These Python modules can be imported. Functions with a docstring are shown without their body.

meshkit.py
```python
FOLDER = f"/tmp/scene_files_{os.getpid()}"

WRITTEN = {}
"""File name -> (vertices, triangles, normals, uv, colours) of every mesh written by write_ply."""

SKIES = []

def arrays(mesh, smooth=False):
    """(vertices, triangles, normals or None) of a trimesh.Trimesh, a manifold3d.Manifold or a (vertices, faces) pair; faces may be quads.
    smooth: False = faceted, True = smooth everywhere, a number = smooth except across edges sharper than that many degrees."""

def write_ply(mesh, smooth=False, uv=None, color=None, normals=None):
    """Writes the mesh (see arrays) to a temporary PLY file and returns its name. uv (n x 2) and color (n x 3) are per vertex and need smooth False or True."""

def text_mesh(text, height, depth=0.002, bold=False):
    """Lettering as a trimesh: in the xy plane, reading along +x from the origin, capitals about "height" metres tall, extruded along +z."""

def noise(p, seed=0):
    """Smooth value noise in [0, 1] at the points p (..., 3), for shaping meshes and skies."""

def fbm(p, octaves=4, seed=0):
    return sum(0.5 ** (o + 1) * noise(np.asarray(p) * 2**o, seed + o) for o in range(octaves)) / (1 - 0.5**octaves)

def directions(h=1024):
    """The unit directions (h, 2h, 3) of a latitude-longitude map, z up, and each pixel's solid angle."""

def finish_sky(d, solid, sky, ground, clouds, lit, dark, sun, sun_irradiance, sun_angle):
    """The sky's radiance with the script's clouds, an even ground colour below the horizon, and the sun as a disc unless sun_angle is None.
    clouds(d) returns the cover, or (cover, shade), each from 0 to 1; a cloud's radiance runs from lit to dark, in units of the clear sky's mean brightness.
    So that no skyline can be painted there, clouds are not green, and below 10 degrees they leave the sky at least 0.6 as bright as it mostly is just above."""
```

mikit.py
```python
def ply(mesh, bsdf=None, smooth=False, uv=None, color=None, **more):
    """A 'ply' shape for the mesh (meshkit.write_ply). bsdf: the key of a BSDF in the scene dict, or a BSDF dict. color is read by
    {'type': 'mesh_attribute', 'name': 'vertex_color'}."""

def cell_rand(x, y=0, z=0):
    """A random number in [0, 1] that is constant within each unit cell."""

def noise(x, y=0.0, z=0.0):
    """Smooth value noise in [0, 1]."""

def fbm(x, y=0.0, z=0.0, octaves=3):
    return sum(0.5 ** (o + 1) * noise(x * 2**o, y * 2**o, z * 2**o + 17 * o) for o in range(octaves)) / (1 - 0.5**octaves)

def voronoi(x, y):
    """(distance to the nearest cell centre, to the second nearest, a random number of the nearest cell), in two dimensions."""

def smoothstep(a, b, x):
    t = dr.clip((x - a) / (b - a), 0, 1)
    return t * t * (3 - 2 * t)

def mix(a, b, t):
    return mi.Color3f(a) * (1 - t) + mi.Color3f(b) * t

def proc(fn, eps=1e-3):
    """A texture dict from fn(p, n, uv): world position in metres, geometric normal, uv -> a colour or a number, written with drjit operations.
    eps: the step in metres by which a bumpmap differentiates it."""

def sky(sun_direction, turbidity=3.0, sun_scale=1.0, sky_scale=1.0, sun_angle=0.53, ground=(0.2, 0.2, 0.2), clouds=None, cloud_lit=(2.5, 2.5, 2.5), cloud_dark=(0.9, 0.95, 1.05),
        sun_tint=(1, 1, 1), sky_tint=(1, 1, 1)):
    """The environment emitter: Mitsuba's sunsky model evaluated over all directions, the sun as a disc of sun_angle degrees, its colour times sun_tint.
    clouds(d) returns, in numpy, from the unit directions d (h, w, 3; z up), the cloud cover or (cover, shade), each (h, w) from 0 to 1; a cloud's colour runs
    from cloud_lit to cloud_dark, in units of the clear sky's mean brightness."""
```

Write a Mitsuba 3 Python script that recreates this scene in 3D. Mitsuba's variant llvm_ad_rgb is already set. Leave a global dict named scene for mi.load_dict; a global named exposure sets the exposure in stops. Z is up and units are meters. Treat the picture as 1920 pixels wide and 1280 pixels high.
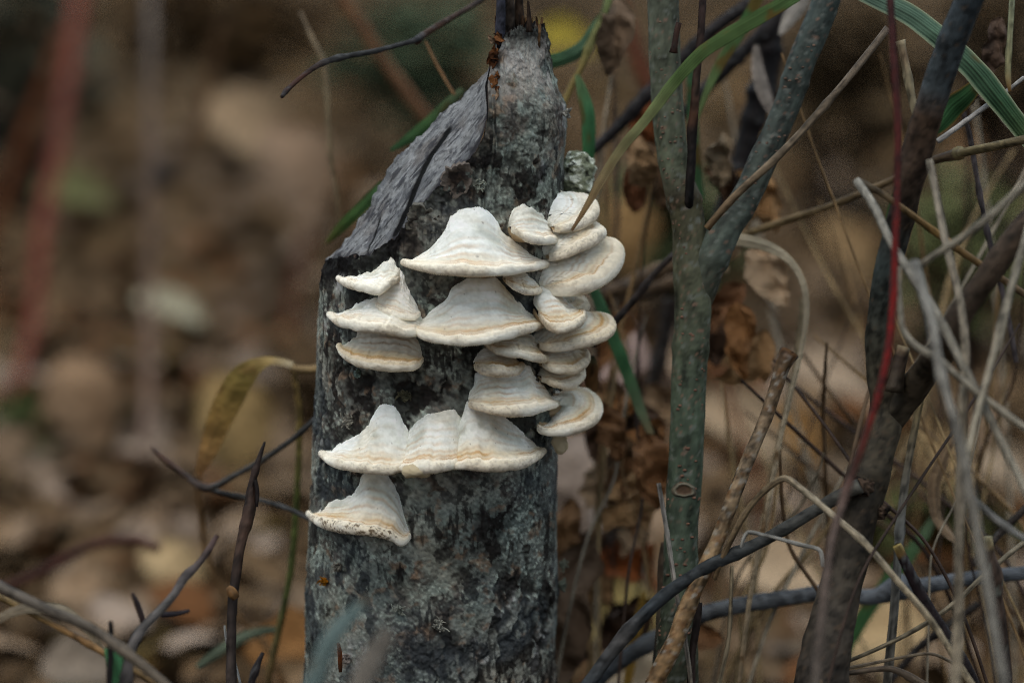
import math, numpy as np, mitsuba as mi, mikit, meshkit
from scipy.ndimage import gaussian_filter1d as gauss1
from meshkit import fbm as nfbm, noise as nnoise

# ---------------------------------------------------------------- camera, sky, exposure
PITCH, FOV, DC, ZC = math.radians(10.0), 18.0, 1.56, 0.34      # looking down 10 degrees at a point 1.56 m away, 0.34 m up
FWD = np.array([0, math.cos(PITCH), -math.sin(PITCH)])
UP = np.array([0, math.sin(PITCH), math.cos(PITCH)])
RIGHT = np.array([1.0, 0, 0])
EYE = np.array([0, 0, ZC]) - DC * FWD
T4 = mi.ScalarTransform4f
scene = {'type': 'scene'}
labels = {}
scene['camera'] = {'type': 'thinlens', 'fov': FOV, 'fov_axis': 'x', 'aperture_radius': 0.0142, 'focus_distance': 1.505,
                   'near_clip': 0.05, 'far_clip': 400.0,
                   'to_world': T4().look_at(origin=EYE.tolist(), target=(EYE + FWD).tolist(), up=[0, 0, 1])}
scene['sky'] = mikit.sky((-0.25, -0.55, 0.9), turbidity=3, sun_scale=0.2, sun_angle=40, clouds=lambda d: (np.ones(d.shape[:2]), 1 - np.clip(d[..., 2], 0, 1)),
                         cloud_lit=(3.3, 3.75, 4.15), cloud_dark=(.92, 1.05, 1.16), ground=(0.06, 0.055, 0.05))
exposure = 2.05

# ---------------------------------------------------------------- helpers
K = 2 * math.tan(math.radians(FOV / 2)) / 1920.0
def ray(px, py):
    px, py = np.asarray(px, float), np.asarray(py, float)
    return FWD + ((px - 960) * K)[..., None] * RIGHT - ((py - 640) * K)[..., None] * UP
def at(px, py, d):
    return EYE + ray(px, py) * np.asarray(d, float)[..., None]
def on_y(px, py, y0):
    r = ray(px, py)
    return EYE + r * ((y0 - EYE[1]) / r[..., 1])[..., None]
def S(r, g, b, k=1.0):
    c = np.array([r, g, b], float) / 255
    return np.where(c < .04045, c / 12.92, ((c + .055) / 1.055) ** 2.4) * k
def rng(seed): return np.random.default_rng(seed)
def unit(v): return v / np.maximum(np.linalg.norm(v, axis=-1, keepdims=True), 1e-12)
def sstep(a, b, x):
    t = np.clip((x - a) / (b - a), 0, 1); return t * t * (3 - 2 * t)
def mixc(a, b, t): return a * (1 - t[..., None]) + b * t[..., None]
def quads(n, m, wrap=False):
    i, j = np.meshgrid(np.arange(n - 1), np.arange(m if wrap else m - 1), indexing='ij')
    k = (j + 1) % m
    q = np.stack([i * m + j, i * m + k, (i + 1) * m + k, (i + 1) * m + j], -1).reshape(-1, 4)
    return np.vstack([q[:, [0, 1, 2]], q[:, [0, 2, 3]]])
def join(parts):
    v, f, c, o = [], [], [], 0
    for a, b, d in parts:
        v.append(a); f.append(b + o); c.append(np.broadcast_to(d, a.shape)); o += len(a)
    return np.vstack(v), np.vstack(f), np.vstack(c)
def key(name):
    if name not in scene and name not in labels: return name
    k = 1
    while f'{name}_{k:03d}' in scene or f'{name}_{k:03d}' in labels: k += 1
    return f'{name}_{k:03d}'
def put(k, mesh, mat, smooth=True):
    v, f, c = mesh
    scene[k] = mikit.ply((v, f), mat, smooth=smooth, color=np.clip(np.broadcast_to(c, v.shape), 0.003, 0.9))
def tag(k, label, cat, group=None, kind=None):
    labels[k] = {'label': label, 'category': cat}
    if group: labels[k]['group'] = group
    if kind: labels[k]['kind'] = kind
def thing(name, mesh, mat, label, cat, group=None):
    k = key(name); tag(k, label, cat, group); put(k, mesh, mat); return k
def part(parent, name, mesh, mat='stem_material', label=None):
    if mat not in scene: mat, label = 'stem_material', mat
    k = key(parent + '__' + name); put(k, mesh, mat)
    if label: labels[k] = {'label': label}
    return k
def resample(P, n=None, step=None, sig=0, base=7):
    P = np.asarray(P, float)
    m = 400
    t = np.r_[0, np.cumsum(np.linalg.norm(np.diff(P[:, :3], axis=0), axis=1))]
    if len(P) > 2:                                  # rounded corners, ends kept
        from scipy.interpolate import PchipInterpolator, make_interp_spline
        u = np.linspace(0, t[-1], m)
        Q = PchipInterpolator(t, P)(u)
        Q2 = np.stack([gauss1(np.r_[np.full(60, Q[0, k]) - (Q[60:0:-1, k] - Q[0, k]), Q[:, k], 2 * Q[-1, k] - Q[-2:-62:-1, k]], base + sig)[60:-60] for k in range(Q.shape[1])], 1)
        t, P = u, Q2
    n = n or max(4, int(t[-1] / step))
    u = np.linspace(0, t[-1], n)
    return np.stack([np.interp(u, t, P[:, k]) for k in range(P.shape[1])], 1), t[-1]

VIS = {}
def curve3(pts, d, root=False, straight=False):
    """photo-measured points (x, y, width[, depth]) -> 3-D points with a radius; root: carried on down into the ground"""
    P = []
    for i, p in enumerate(pts):
        dd = p[3] if len(p) > 3 else (d if np.isscalar(d) else d[0] + (d[1] - d[0]) * i / (len(pts) - 1))
        P.append(np.r_[at(p[0], p[1], dd), p[2] * .5 * K * dd])
    P = np.array(P)
    if root:
        tan = unit(P[-1, :3] - P[-2, :3]); tan = unit(tan + np.array([0, 0, -1.2]))
        z0 = gz(P[-1, 0], P[-1, 1]) - .02
        if P[-1, 2] > z0 and tan[2] < -.1:
            L = (P[-1, 2] - z0) / -tan[2]
            l0 = np.linalg.norm(np.diff(P[:, :3], axis=0), axis=1).sum()
            P = np.vstack([P, np.r_[P[-1, :3] + tan * L * .5, P[-1, 3]], np.r_[P[-1, :3] + tan * L, P[-1, 3] * 1.1]])
            VIS[id(P)] = (P, l0 / (l0 + L))
    return P
def vis(P): return VIS[id(P)][1] if id(P) in VIS and VIS[id(P)][0] is P else 1.0
def tube(P, sides=12, step=.0022, rough=.06, freq=90, seed=0, nodes=(), ridge=0, cap=True, flat=1.0, sharp=False, auto=0):
    Q, L = resample(P, step=step, base=2.2 if sharp else 5)
    va = vis(P); nodes = [(n[0] * va, *n[1:]) for n in nodes]
    if auto:
        g = rng(seed + 900); nodes = list(nodes) + [(g.random(), g.uniform(.08, .30) * auto, g.uniform(.0012, .003)) for _ in range(max(2, int(L / .022)))]
    p, r = Q[:, :3], Q[:, 3].copy()
    s = np.linspace(0, 1, len(p))
    for n in nodes:                                 # (place, swell, half length in m)
        r *= 1 + n[1] * np.exp(-((s - n[0]) * L / n[2]) ** 2)
    p = p + (np.stack([nnoise(np.stack([s * L * 35, s * 0 + k * 7.3, s * 0 + seed], -1)) for k in range(3)], -1) - .5) * np.minimum(r, .004)[:, None] * .5
    t = unit(np.gradient(p, axis=0))
    a = np.cross(t, np.where(np.abs(t[:, 2:]) < .93, [0, 0, 1.0], [0, 1.0, 0])); a = unit(a)
    for i in range(1, len(a)):
        v = a[i - 1] - t[i] * (a[i - 1] @ t[i]); a[i] = v / np.linalg.norm(v)
    b = np.cross(t, a)
    ang = np.arange(sides) * 2 * np.pi / sides
    dirs = np.cos(ang)[None, :, None] * a[:, None] + flat * np.sin(ang)[None, :, None] * b[:, None]
    v = p[:, None] + dirs * r[:, None, None]
    if rough:
        k = nfbm(v * freq + seed * 3.1, 3, seed) - .5
        k = k + ridge * (nnoise(np.stack([np.broadcast_to(ang * sides / 9, k.shape), np.broadcast_to(s[:, None] * L * 60, k.shape), k * 0 + seed], -1)) - .5)
        v = v + dirs * (k * 2 * rough * r[:, None])[..., None]
    m = sides
    vs, fs = v.reshape(-1, 3), quads(len(p), m, True)
    sv = np.repeat(s, m); av = np.tile(ang, len(p))
    if cap:
        n = len(vs)
        vs = np.vstack([vs, p[0], p[-1]])
        j = np.arange(m); k2 = (j + 1) % m
        fs = np.vstack([fs, np.stack([np.full(m, n), k2, j], 1), np.stack([np.full(m, n + 1), n - m + j, n - m + k2], 1)])
        sv = np.r_[sv, 0, 1]; av = np.r_[av, 0, 0]
    return vs, fs, sv, av, L
def stops(s, cs):
    cs = [(c[0], np.asarray(c[1])) for c in cs] if isinstance(cs, list) else [(0, np.asarray(cs)), (1, np.asarray(cs))]
    x = [c[0] for c in cs]
    return np.stack([np.interp(s, x, [c[1][k] for c in cs]) for k in range(3)], -1)
DARK, DBLADE, DLEAF = .54, .70, .86
def stem(P, col, mott=.35, freq=160, streak=.25, seed=0, spot=None, stain=.75, **kw):
    v, f, s, a, L = tube(P, seed=seed, **kw)
    c = stops(s / vis(P), col) * DARK
    m = 1 + mott * 4.5 * (nfbm(v * freq * 1.5 + 9.7, 4, seed + 3) - .5) + streak * 4.0 * (nfbm(np.stack([a * 2.6, s * L * 60, s * 0 + seed], -1), 2) - .5) + 1.1 * (nfbm(v * 700, 2, seed + 5) - .5)
    c = c * np.clip(m, .25, 2)[:, None]
    c = mixc(c, c * .35, stain * sstep(.57, .68, nfbm(v * np.array([420, 420, 260]) + seed, 3, seed + 6)))
    if spot is not None:
        for (sc, cs, fq, th) in spot:
            c = mixc(c, np.asarray(sc) * DARK, cs * sstep(th, th + .1, nfbm(v * fq * 1.7 + 31.3 + seed, 4, 8)))
    return v, f, c
def blade(P, col, twist=.3, fold=.25, seed=0, across=25, step=.0025, veins=.12, edge=None, spin=0.0):
    """a grass leaf: a strip along the curve, folded along its midrib and veined"""
    Q, L = resample(P, step=step)
    p, r = Q[:, :3], Q[:, 3]
    s = np.linspace(0, 1, len(p)); t = unit(np.gradient(p, axis=0))
    view = unit(p - EYE); w = unit(np.cross(t, view)); n = np.cross(w, t)
    ph = twist + spin * (s - .5) + .25 * (nnoise(np.stack([s * 5, s * 0, s * 0 + seed], -1)) - .5)
    w2 = w * np.cos(ph)[:, None] + n * np.sin(ph)[:, None]; n2 = np.cross(w2, t)
    u = np.linspace(-1, 1, across)
    hw = r / np.maximum(np.cos(ph), .45)
    v = p[:, None] + w2[:, None] * (u[None, :, None] * hw[:, None, None]) + n2[:, None] * ((np.abs(u)[None, :] * fold) * hw[:, None])[..., None]
    v = v + n2[:, None] * ((nfbm(v * 70 + seed, 2, seed) - .5) * .5 * hw[:, None])[..., None]
    sv, uv = np.repeat(s, across), np.tile(u, len(s))
    vv = v.reshape(-1, 3)
    c = stops(sv / vis(P), col); c = mixc(c, c.mean(1, keepdims=True) + 0 * c, np.full(len(c), .22)) * DBLADE
    c = c * (1 + 2.2 * veins * np.cos(uv * 24 + 1) * (.5 + nnoise(np.stack([uv * 9, uv * 0, uv * 0 + seed], -1))) + 1.1 * (nfbm(vv * 120 + seed, 3, seed) - .5) + .8 * (nnoise(np.stack([uv * 6, sv * L * 12, sv * 0 + seed], -1)) - .5))[:, None]
    c = mixc(c, S(120, 84, 44) * .6, .7 * sstep(.60, .70, nfbm(vv * np.array([90, 90, 60]) + seed * 3, 3, seed + 8)))
    if edge is not None: c = mixc(c, np.asarray(edge), .7 * sstep(.75, 1, np.abs(uv)))
    back = vv - np.repeat(n2, across, 0) * .00025      # the lower skin, a quarter of a millimetre behind
    f = quads(len(s), across)
    return np.vstack([vv, back]), np.vstack([f, f[:, ::-1] + len(vv)]), np.vstack([c, c * .85])
def leaf_mesh(size, aspect=.6, curl=.5, crump=.25, bend=.3, seed=0, col=S(120, 90, 60), n=15, m=9, lobes=0.0, edge_dark=.3, two=True):
    """a dead leaf lying along +x from its base, midrib, drooping rim, crumpled"""
    u = np.linspace(0, 1, n)[:, None]; w = np.linspace(-1, 1, m)[None, :]
    wid = aspect * .5 * np.sin(np.pi * u ** .8) ** .75 * (1 + lobes * np.sin(u * 26 + seed)) + .012
    x = u + 0 * w; y = w * wid
    R = 1 / max(abs(curl), 1e-3) * .35
    yy = R * np.sin(y / R); z = np.sign(curl) * R * (1 - np.cos(y / R))
    z = z + bend * (u * (1 - u)) * 1.6 - .03 * (1 - np.abs(w)) ** 4
    p = np.stack([x + 0 * w, yy, z + 0 * u], -1)
    p[..., 2] += crump * (nfbm(p * 4.0 + seed * 5.1, 3, seed) - .5) + .35 * crump * np.abs(np.sin(9 * (x - np.abs(y) * .9))) * .3
    p[..., 1] += crump * .5 * (nfbm(p * 3.0 + 40 + seed, 2, seed) - .5)
    vv = p.reshape(-1, 3) * size
    k = nfbm(p.reshape(-1, 3) * 7 + seed, 3, seed)
    c = np.asarray(col) * DLEAF * (.6 + .8 * k)[:, None] * (1 - edge_dark * np.abs(np.tile(w.ravel(), n)) ** 3)[:, None]
    c *= (1 + .25 * np.exp(-(np.tile(w.ravel(), n) / .12) ** 2))[:, None]
    f = quads(n, m)
    if not two: return vv, f, c
    back = vv - np.array([0, 0, .0004])
    return np.vstack([vv, back]), np.vstack([f, f[:, ::-1] + len(vv)]), np.vstack([c, c * .8])
def place(mesh, pos, x_dir, z_dir):
    x = unit(np.asarray(x_dir, float)); z = np.asarray(z_dir, float); z = unit(z - x * (x @ z)); y = np.cross(z, x)
    return mesh[0] @ np.stack([x, y, z]) + np.asarray(pos), mesh[1], mesh[2]

def gz(x, y):
    x, y = np.asarray(x, float), np.asarray(y, float)
    p = np.stack([x, y, x * 0], -1)
    rise = .035 * np.clip(y - .8, 0, 14) + .03 * np.clip(y - 4, 0, 12)
    return rise + .05 * (nfbm(p * 1.7, 3, 4) - .5) + .03 * (nfbm(p * 7, 2, 9) - .5) - .02

# ---------------------------------------------------------------- materials
VC = {'type': 'mesh_attribute', 'name': 'vertex_color'}
def mat(name, rough, bump=None, spec=.35, thin=None):
    if thin:
        b = {'type': 'principledthin', 'base_color': VC, 'roughness': rough, 'diff_trans': thin, 'spec_trans': 0.0, 'eta': 1.3}
    else:
        b = {'type': 'principled', 'base_color': VC, 'roughness': rough, 'specular': spec}
    if bump: b = {'type': 'bumpmap', 'arbitrary': mikit.proc(bump[0], eps=bump[2]), 'scale': bump[1], 'bsdf': b}
    scene[name] = b if thin and not bump else {'type': 'twosided', 'bsdf': b}
mat('bark_material', .8, (lambda p, n, uv: mikit.fbm(p.x * 900, p.y * 900, p.z * 520, 4), .0011, 2e-4), .08)
mat('fungus_material', .85, (lambda p, n, uv: mikit.fbm(p.x * 1100, p.y * 1100, p.z * 1100, 3), .00035, 2e-4), .08)
mat('wood_material', .75, (lambda p, n, uv: mikit.fbm(p.x * 1300 + p.z * 500, p.y * 1300, p.z * 260 - p.x * 220, 3), .0006, 2e-4), .1)
mat('stem_material', .55, (lambda p, n, uv: mikit.fbm(p.x * 1500, p.y * 1500, p.z * 500, 3), .00035, 2e-4), .14)
mat('straw_material', .5, (lambda p, n, uv: mikit.fbm(p.x * 2200, p.y * 2200, p.z * 300, 2), .0002, 2e-4), .14)
mat('grass_material', .55, None, .5, thin=.5)
mat('leaf_material', .6, (lambda p, n, uv: mikit.fbm(p.x * 420, p.y * 420, p.z * 420, 3), .0012, 4e-4), .1)
mat('litter_material', .75, None, .06)
scene['ground_material'] = {'type': 'twosided', 'bsdf': {'type': 'principled', 'roughness': .9, 'specular': .06, 'base_color': mikit.proc(
    lambda p, n, uv: mikit.mix((.018, .013, .008), (.07, .05, .03), mikit.smoothstep(.3, .7, mikit.fbm(p.x * 9, p.y * 9, 0, 4))))}}

# ---------------------------------------------------------------- ground and litter
gx = np.r_[-60, -30, -15, -8, np.linspace(-4, 4, 140), 8, 15, 30, 60]; gy = np.r_[-40, -15, -6, np.linspace(-2.5, 8, 180), 10, 14, 20, 30, 60, 100]
X, Y = np.meshgrid(gx, gy, indexing='ij')
G = np.stack([X, Y, gz(X, Y)], -1)
scene['ground'] = mikit.ply((G.reshape(-1, 3), quads(len(gx), len(gy))[:, ::-1]), 'ground_material', smooth=True)
tag('ground', 'dark damp forest soil under the fallen leaves, rising gently away from the camera', 'ground', kind='structure')

R = rng(11)
PAL = [S(70, 54, 40), S(98, 78, 58), S(124, 101, 78), S(146, 124, 104), S(164, 146, 132), S(108, 66, 38), S(88, 74, 40), S(58, 44, 34)]
PW = [.18, .2, .2, .14, .08, .09, .05, .06]
proto = [leaf_mesh(1, .55 + .3 * R.random(), R.uniform(-.9, .9), .3, R.uniform(-.3, .3), i, np.ones(3), n=6, m=4, two=False) for i in range(14)]
parts = []
def litter(n, y0, y1, hx):
    for i in range(n):
        y = y0 + (y1 - y0) * R.random() ** 1.1; hw = hx + .2 * (y + 1.5)
        x = R.uniform(-hw, hw)
        c = PAL[R.choice(len(PAL), p=PW)] * R.uniform(.6, 1.25)
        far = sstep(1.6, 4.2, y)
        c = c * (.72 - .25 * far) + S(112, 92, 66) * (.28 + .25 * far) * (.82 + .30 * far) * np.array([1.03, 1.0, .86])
        a, tl = R.uniform(0, 2 * np.pi), R.normal(0, .45, 2)
        v, f, cc = place(proto[R.integers(14)], (0, 0, 0), (math.cos(a), math.sin(a), tl[0] * .7), (tl[1], R.normal(0, .4), 1))
        parts.append((v * R.uniform(.030, .062) * (1 - .38 * far) + [x, y, gz(x, y) + R.uniform(.004, .03)], f, cc * c))
litter(19000, .12, 5, .12); litter(9000, 5, 11, .3); litter(600, -1.2, .3, .5)
k = 'leaf_litter'; tag(k, 'brown and beige fallen leaves covering the forest floor behind the stump', 'leaf litter', kind='stuff')
put(k, join(parts), 'litter_material')

# ---------------------------------------------------------------- the stump: outline measured in the photograph, at the plane of its axis
ROWS = np.array([(1290, 571, 1043), (1200, 572, 1041), (1100, 573, 1046), (1000, 578, 1044), (900, 583, 1044), (800, 587, 1046), (700, 592, 1048), (600, 597, 1050), (530, 602, 1051), (505, 606, 1052), (488, 613, 1052),
                 (360, 620, 1055), (300, 622, 1056), (240, 624, 1063), (195, 630, 1060), (170, 645, 1050), (140, 660, 1038), (100, 690, 1031), (60, 730, 1026), (0, 770, 1015), (-60, 800, 990)], float)
rz = on_y(ROWS[:, 0] * 0 + 820, ROWS[:, 0], 0.0)[:, 2]
rl, rr = on_y(ROWS[:, 1], ROWS[:, 0], 0.0)[:, 0], on_y(ROWS[:, 2], ROWS[:, 0], 0.0)[:, 0]
rz, rl, rr = np.r_[-.06, .03, .10, rz], np.r_[rl[0] - .022, rl[0] - .006, rl[0] - .001, rl], np.r_[rr[0] + .022, rr[0] + .006, rr[0] + .001, rr]
def sx(z): return np.interp(z, rz, (rl + rr) / 2)
def sr(z): return np.interp(z, rz, (rr - rl) / 2)
def stump_hit(px, py):
    """nearest point of the plain stump along the sight line (or its closest approach)"""
    px, py = np.broadcast_arrays(np.asarray(px, float), np.asarray(py, float))
    d = np.linspace(1.47, 1.60, 521)
    P = EYE + ray(px, py)[..., None, :] * d[:, None]
    q = ((P[..., 0] - sx(P[..., 2])) / sr(P[..., 2])) ** 2 + (P[..., 1] / sr(P[..., 2])) ** 2 - 1
    inside = q <= 0
    i = np.where(inside.any(-1), inside.argmax(-1), q.argmin(-1))
    return np.take_along_axis(P, i[..., None, None].repeat(3, -1), -2)[..., 0, :]
F_px = [(609, 492), (630, 487), (650, 484), (700, 476), (740, 446), (770, 411), (800, 371), (830, 341), (870, 311), (900, 271), (915, 231), (923, 165), (929, 110)]
S_px = [(609, 487), (625, 474), (640, 459), (680, 405), (697, 365), (725, 325), (755, 288), (790, 245), (830, 210), (865, 182), (895, 152), (913, 134), (925, 112)]
TOP_px = [(931, 80), (935, 66), (950, 62), (975, 55), (1000, 52), (1016, 50), (1027, 66)]
Fp = stump_hit(*np.array(F_px, float).T); Tp = stump_hit(*np.array(TOP_px, float).T)
def th_of(P): return np.arctan2(np.clip(-P[:, 1], 1e-6, None) / sr(P[:, 2]), np.clip((P[:, 0] - sx(P[:, 2])) / sr(P[:, 2]), -1, 1))
cut_th = np.r_[th_of(Fp), th_of(Tp)]; cut_z = np.r_[Fp[:, 2], Tp[:, 2]]
o = np.argsort(cut_th); cut_th, cut_z = cut_th[o], cut_z[o]
zL, zT = cut_z[-1], Tp[-1, 2]
Sx = on_y(*np.array(S_px, float).T, .006)
tb = np.linspace(-np.pi - .02, -.55, 24)
zb = np.interp(sx(zL) + sr(zL) * np.cos(tb), Sx[:, 0], Sx[:, 2]) - .012 - .045 * np.abs(np.sin(tb)); zb[0] = zb[1] = zL - .004
cut_th = np.r_[tb, -.25, cut_th, np.pi + .02]; cut_z = np.r_[zb, zT - .03, cut_z, zL]

def bark_disp(th, z, P):
    """relief of the bark in metres, and the masks that colour it"""
    P = P + (np.stack([nfbm(P * 190 + 13 * k, 3, 70 + k) for k in range(3)], -1) - .5) * .007
    q = np.stack([P[..., 0], P[..., 1], P[..., 2] * .68], -1)
    big = nfbm(q * 55, 3, 1)
    pit = sstep(.53, .60, nfbm(q * np.array([118, 118, 95]) + 3, 4, 2)) * sstep(.30, .52, nfbm(q * 26 + 8, 2, 6))    # rough dark blotches
    crack = sstep(.80, .97, 1 - np.abs(2 * nfbm(np.stack([P[..., 0] * 100, P[..., 1] * 100, P[..., 2] * 32], -1), 3, 3) - 1)) * sstep(.46, .66, nfbm(q * 30, 2, 5))
    fine = nfbm(P * 420, 4, 7)
    d = .0014 * (big - .5) + .0008 * pit * (nfbm(P * 300, 3, 9) - .35) * 2 - .0016 * crack + .0009 * (fine - .5)
    return d, pit, crack, fine
th = np.r_[np.linspace(-np.pi, -.35, 70, endpoint=False), np.linspace(-.35, np.pi, 460)]
zt = np.interp(th, cut_th, cut_z)
zt = zt + .004 * (nfbm(np.stack([th * 30, th * 0, th * 0], -1), 3, 2) - .5)
zt = np.where((th > .2) & (th < 1.25), zt + .008 * (nfbm(np.stack([th * 22, th * 0 + 3, th * 0], -1), 3, 5) - .5), zt)
vv = np.r_[np.linspace(0, .22, 40, endpoint=False), np.linspace(.22, 1, 720)]
Z = np.minimum(-.05 + vv[:, None] * (zt.max() + .05), zt[None])
TH = np.broadcast_to(th, Z.shape)
def stump_point(TH, Z, dr): return np.stack([sx(Z) + (sr(Z) * wobf(TH, Z) + dr) * np.cos(TH), -(sr(Z) * wobf(TH, Z) + dr) * np.sin(TH), Z], -1)
def wobf(TH, Z): return 1 + (.012 * np.sin(3 * TH + 1) + .008 * np.sin(7 * TH + Z * 9)) * (1 - np.cos(TH) ** 8)
P0 = stump_point(TH, Z, 0)
P0r = P0
d, pit, crack, fine = bark_disp(TH, Z, P0)
rim = sstep(.0115, .005, (zt[None] - Z) / np.sqrt(1 + np.clip(np.gradient(zt, th) / .06, -6, 6) ** 2)[None] - .006 * (nfbm(P0 * 130, 3, 77) - .5)) * np.where(TH > 1.9, 1, .8)
d = d + rim * .0030 * (nfbm(P0 * 240, 3, 12) - .3)
P1 = stump_point(TH, Z, d)
# colour of the bark itself: grey and blue-grey plates, black fissures, pale lichen crust, olive and pinkish patches
hz = sstep(.36, .46, Z)
P0 = P0 + (np.stack([nfbm(P0 * 210 + 17 * k, 3, 60 + k) for k in range(3)], -1) - .5) * .010
base = mixc(np.broadcast_to(S(108, 116, 110), P1.shape), S(142, 144, 136), sstep(.40, .66, nfbm(P0 * 38 + 5, 4, 21)))
base = mixc(base, S(112, 100, 88), (.35 + .4 * hz) * sstep(.45, .65, nfbm(P0 * 45 + 15, 3, 22)))
base = mixc(base, S(80, 66, 60), .7 * sstep(.5, .68, nfbm(P0 * np.array([60, 60, 40]) + 25, 3, 23)))
base = mixc(base, S(70, 78, 78), .55 * sstep(.45, .6, nfbm(P0 * 20 + 35, 3, 24)))
base = mixc(base, S(150, 150, 150), .8 * sstep(.60, .68, nfbm(P0 * np.array([90, 90, 40]) + 45, 4, 25)) * sstep(.5, .6, nfbm(P0 * 22 + 3, 2, 30)))
speck = sstep(.54, .60, nfbm(P0r * 620, 3, 26)) * sstep(.44, .56, nfbm(P0 * 34 + 55, 3, 27)) * (1 - .6 * hz)
base = mixc(base, S(168, 178, 168), .55 * speck)
base = mixc(base, S(116, 92, 72), .65 * sstep(.58, .72, nfbm(P0 * 160 + 65, 4, 28)))
dk = (1 - .8 * (Z > zT - .05)) * np.clip(.85 * sstep(.25, .75, pit * (.55 + 1.0 * nfbm(P0r * 420, 3, 31))) + .9 * crack, 0, .95)
base = mixc(base, S(26, 23, 22), dk)
base = mixc(base, S(34, 31, 30), .8 * sstep(.5, .62, nfbm(P0 * np.array([300, 300, 130]), 3, 32)) * sstep(.42, .6, nfbm(P0 * np.array([40, 40, 18]) + 75, 3, 33)))
dash = sstep(.54, .62, nfbm(P0r * np.array([620, 620, 120]) + 7, 3, 62)) * sstep(.40, .60, nfbm(P0r * 50 + 2, 2, 63))
base = mixc(base, S(30, 27, 26), .85 * dash)
base = mixc(base, S(66, 74, 80), .35 * sstep(.46, .62, nfbm(P0r * 28 + 12, 3, 64)))
base = base * np.clip(1 + 1.2 * (fine - .5) + 1.3 * (nfbm(P0r * 800, 2, 61) - .5) + 1.2 * (nfbm(P0r * 60, 3, 65) - .5), .25, 2.2)[..., None]
base = mixc(base, S(16, 15, 16), .95 * rim * sstep(.2, .5, nfbm(P0 * 200, 2, 34) + .15 * (TH > 1.9)))
white = sstep(.018, .0, np.abs(Z - (zT - .014))) * (TH > .3) * (TH < 1.4) * sstep(.3, .55, nfbm(P0 * 80 + 9, 3, 35))
base = mixc(base, S(176, 170, 164), .7 * white * (1 - dk))
stump = 'tree_stump'
tag(stump, 'grey aspen stump gnawed to a slant, its cut face sloping up to a splintered point', 'tree stump')
n, m = Z.shape
base = base * 1.16
part(stump, 'bark', (P1.reshape(-1, 3), quads(n, m, True)[:, ::-1], base.reshape(-1, 3)), 'bark_material')
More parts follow.
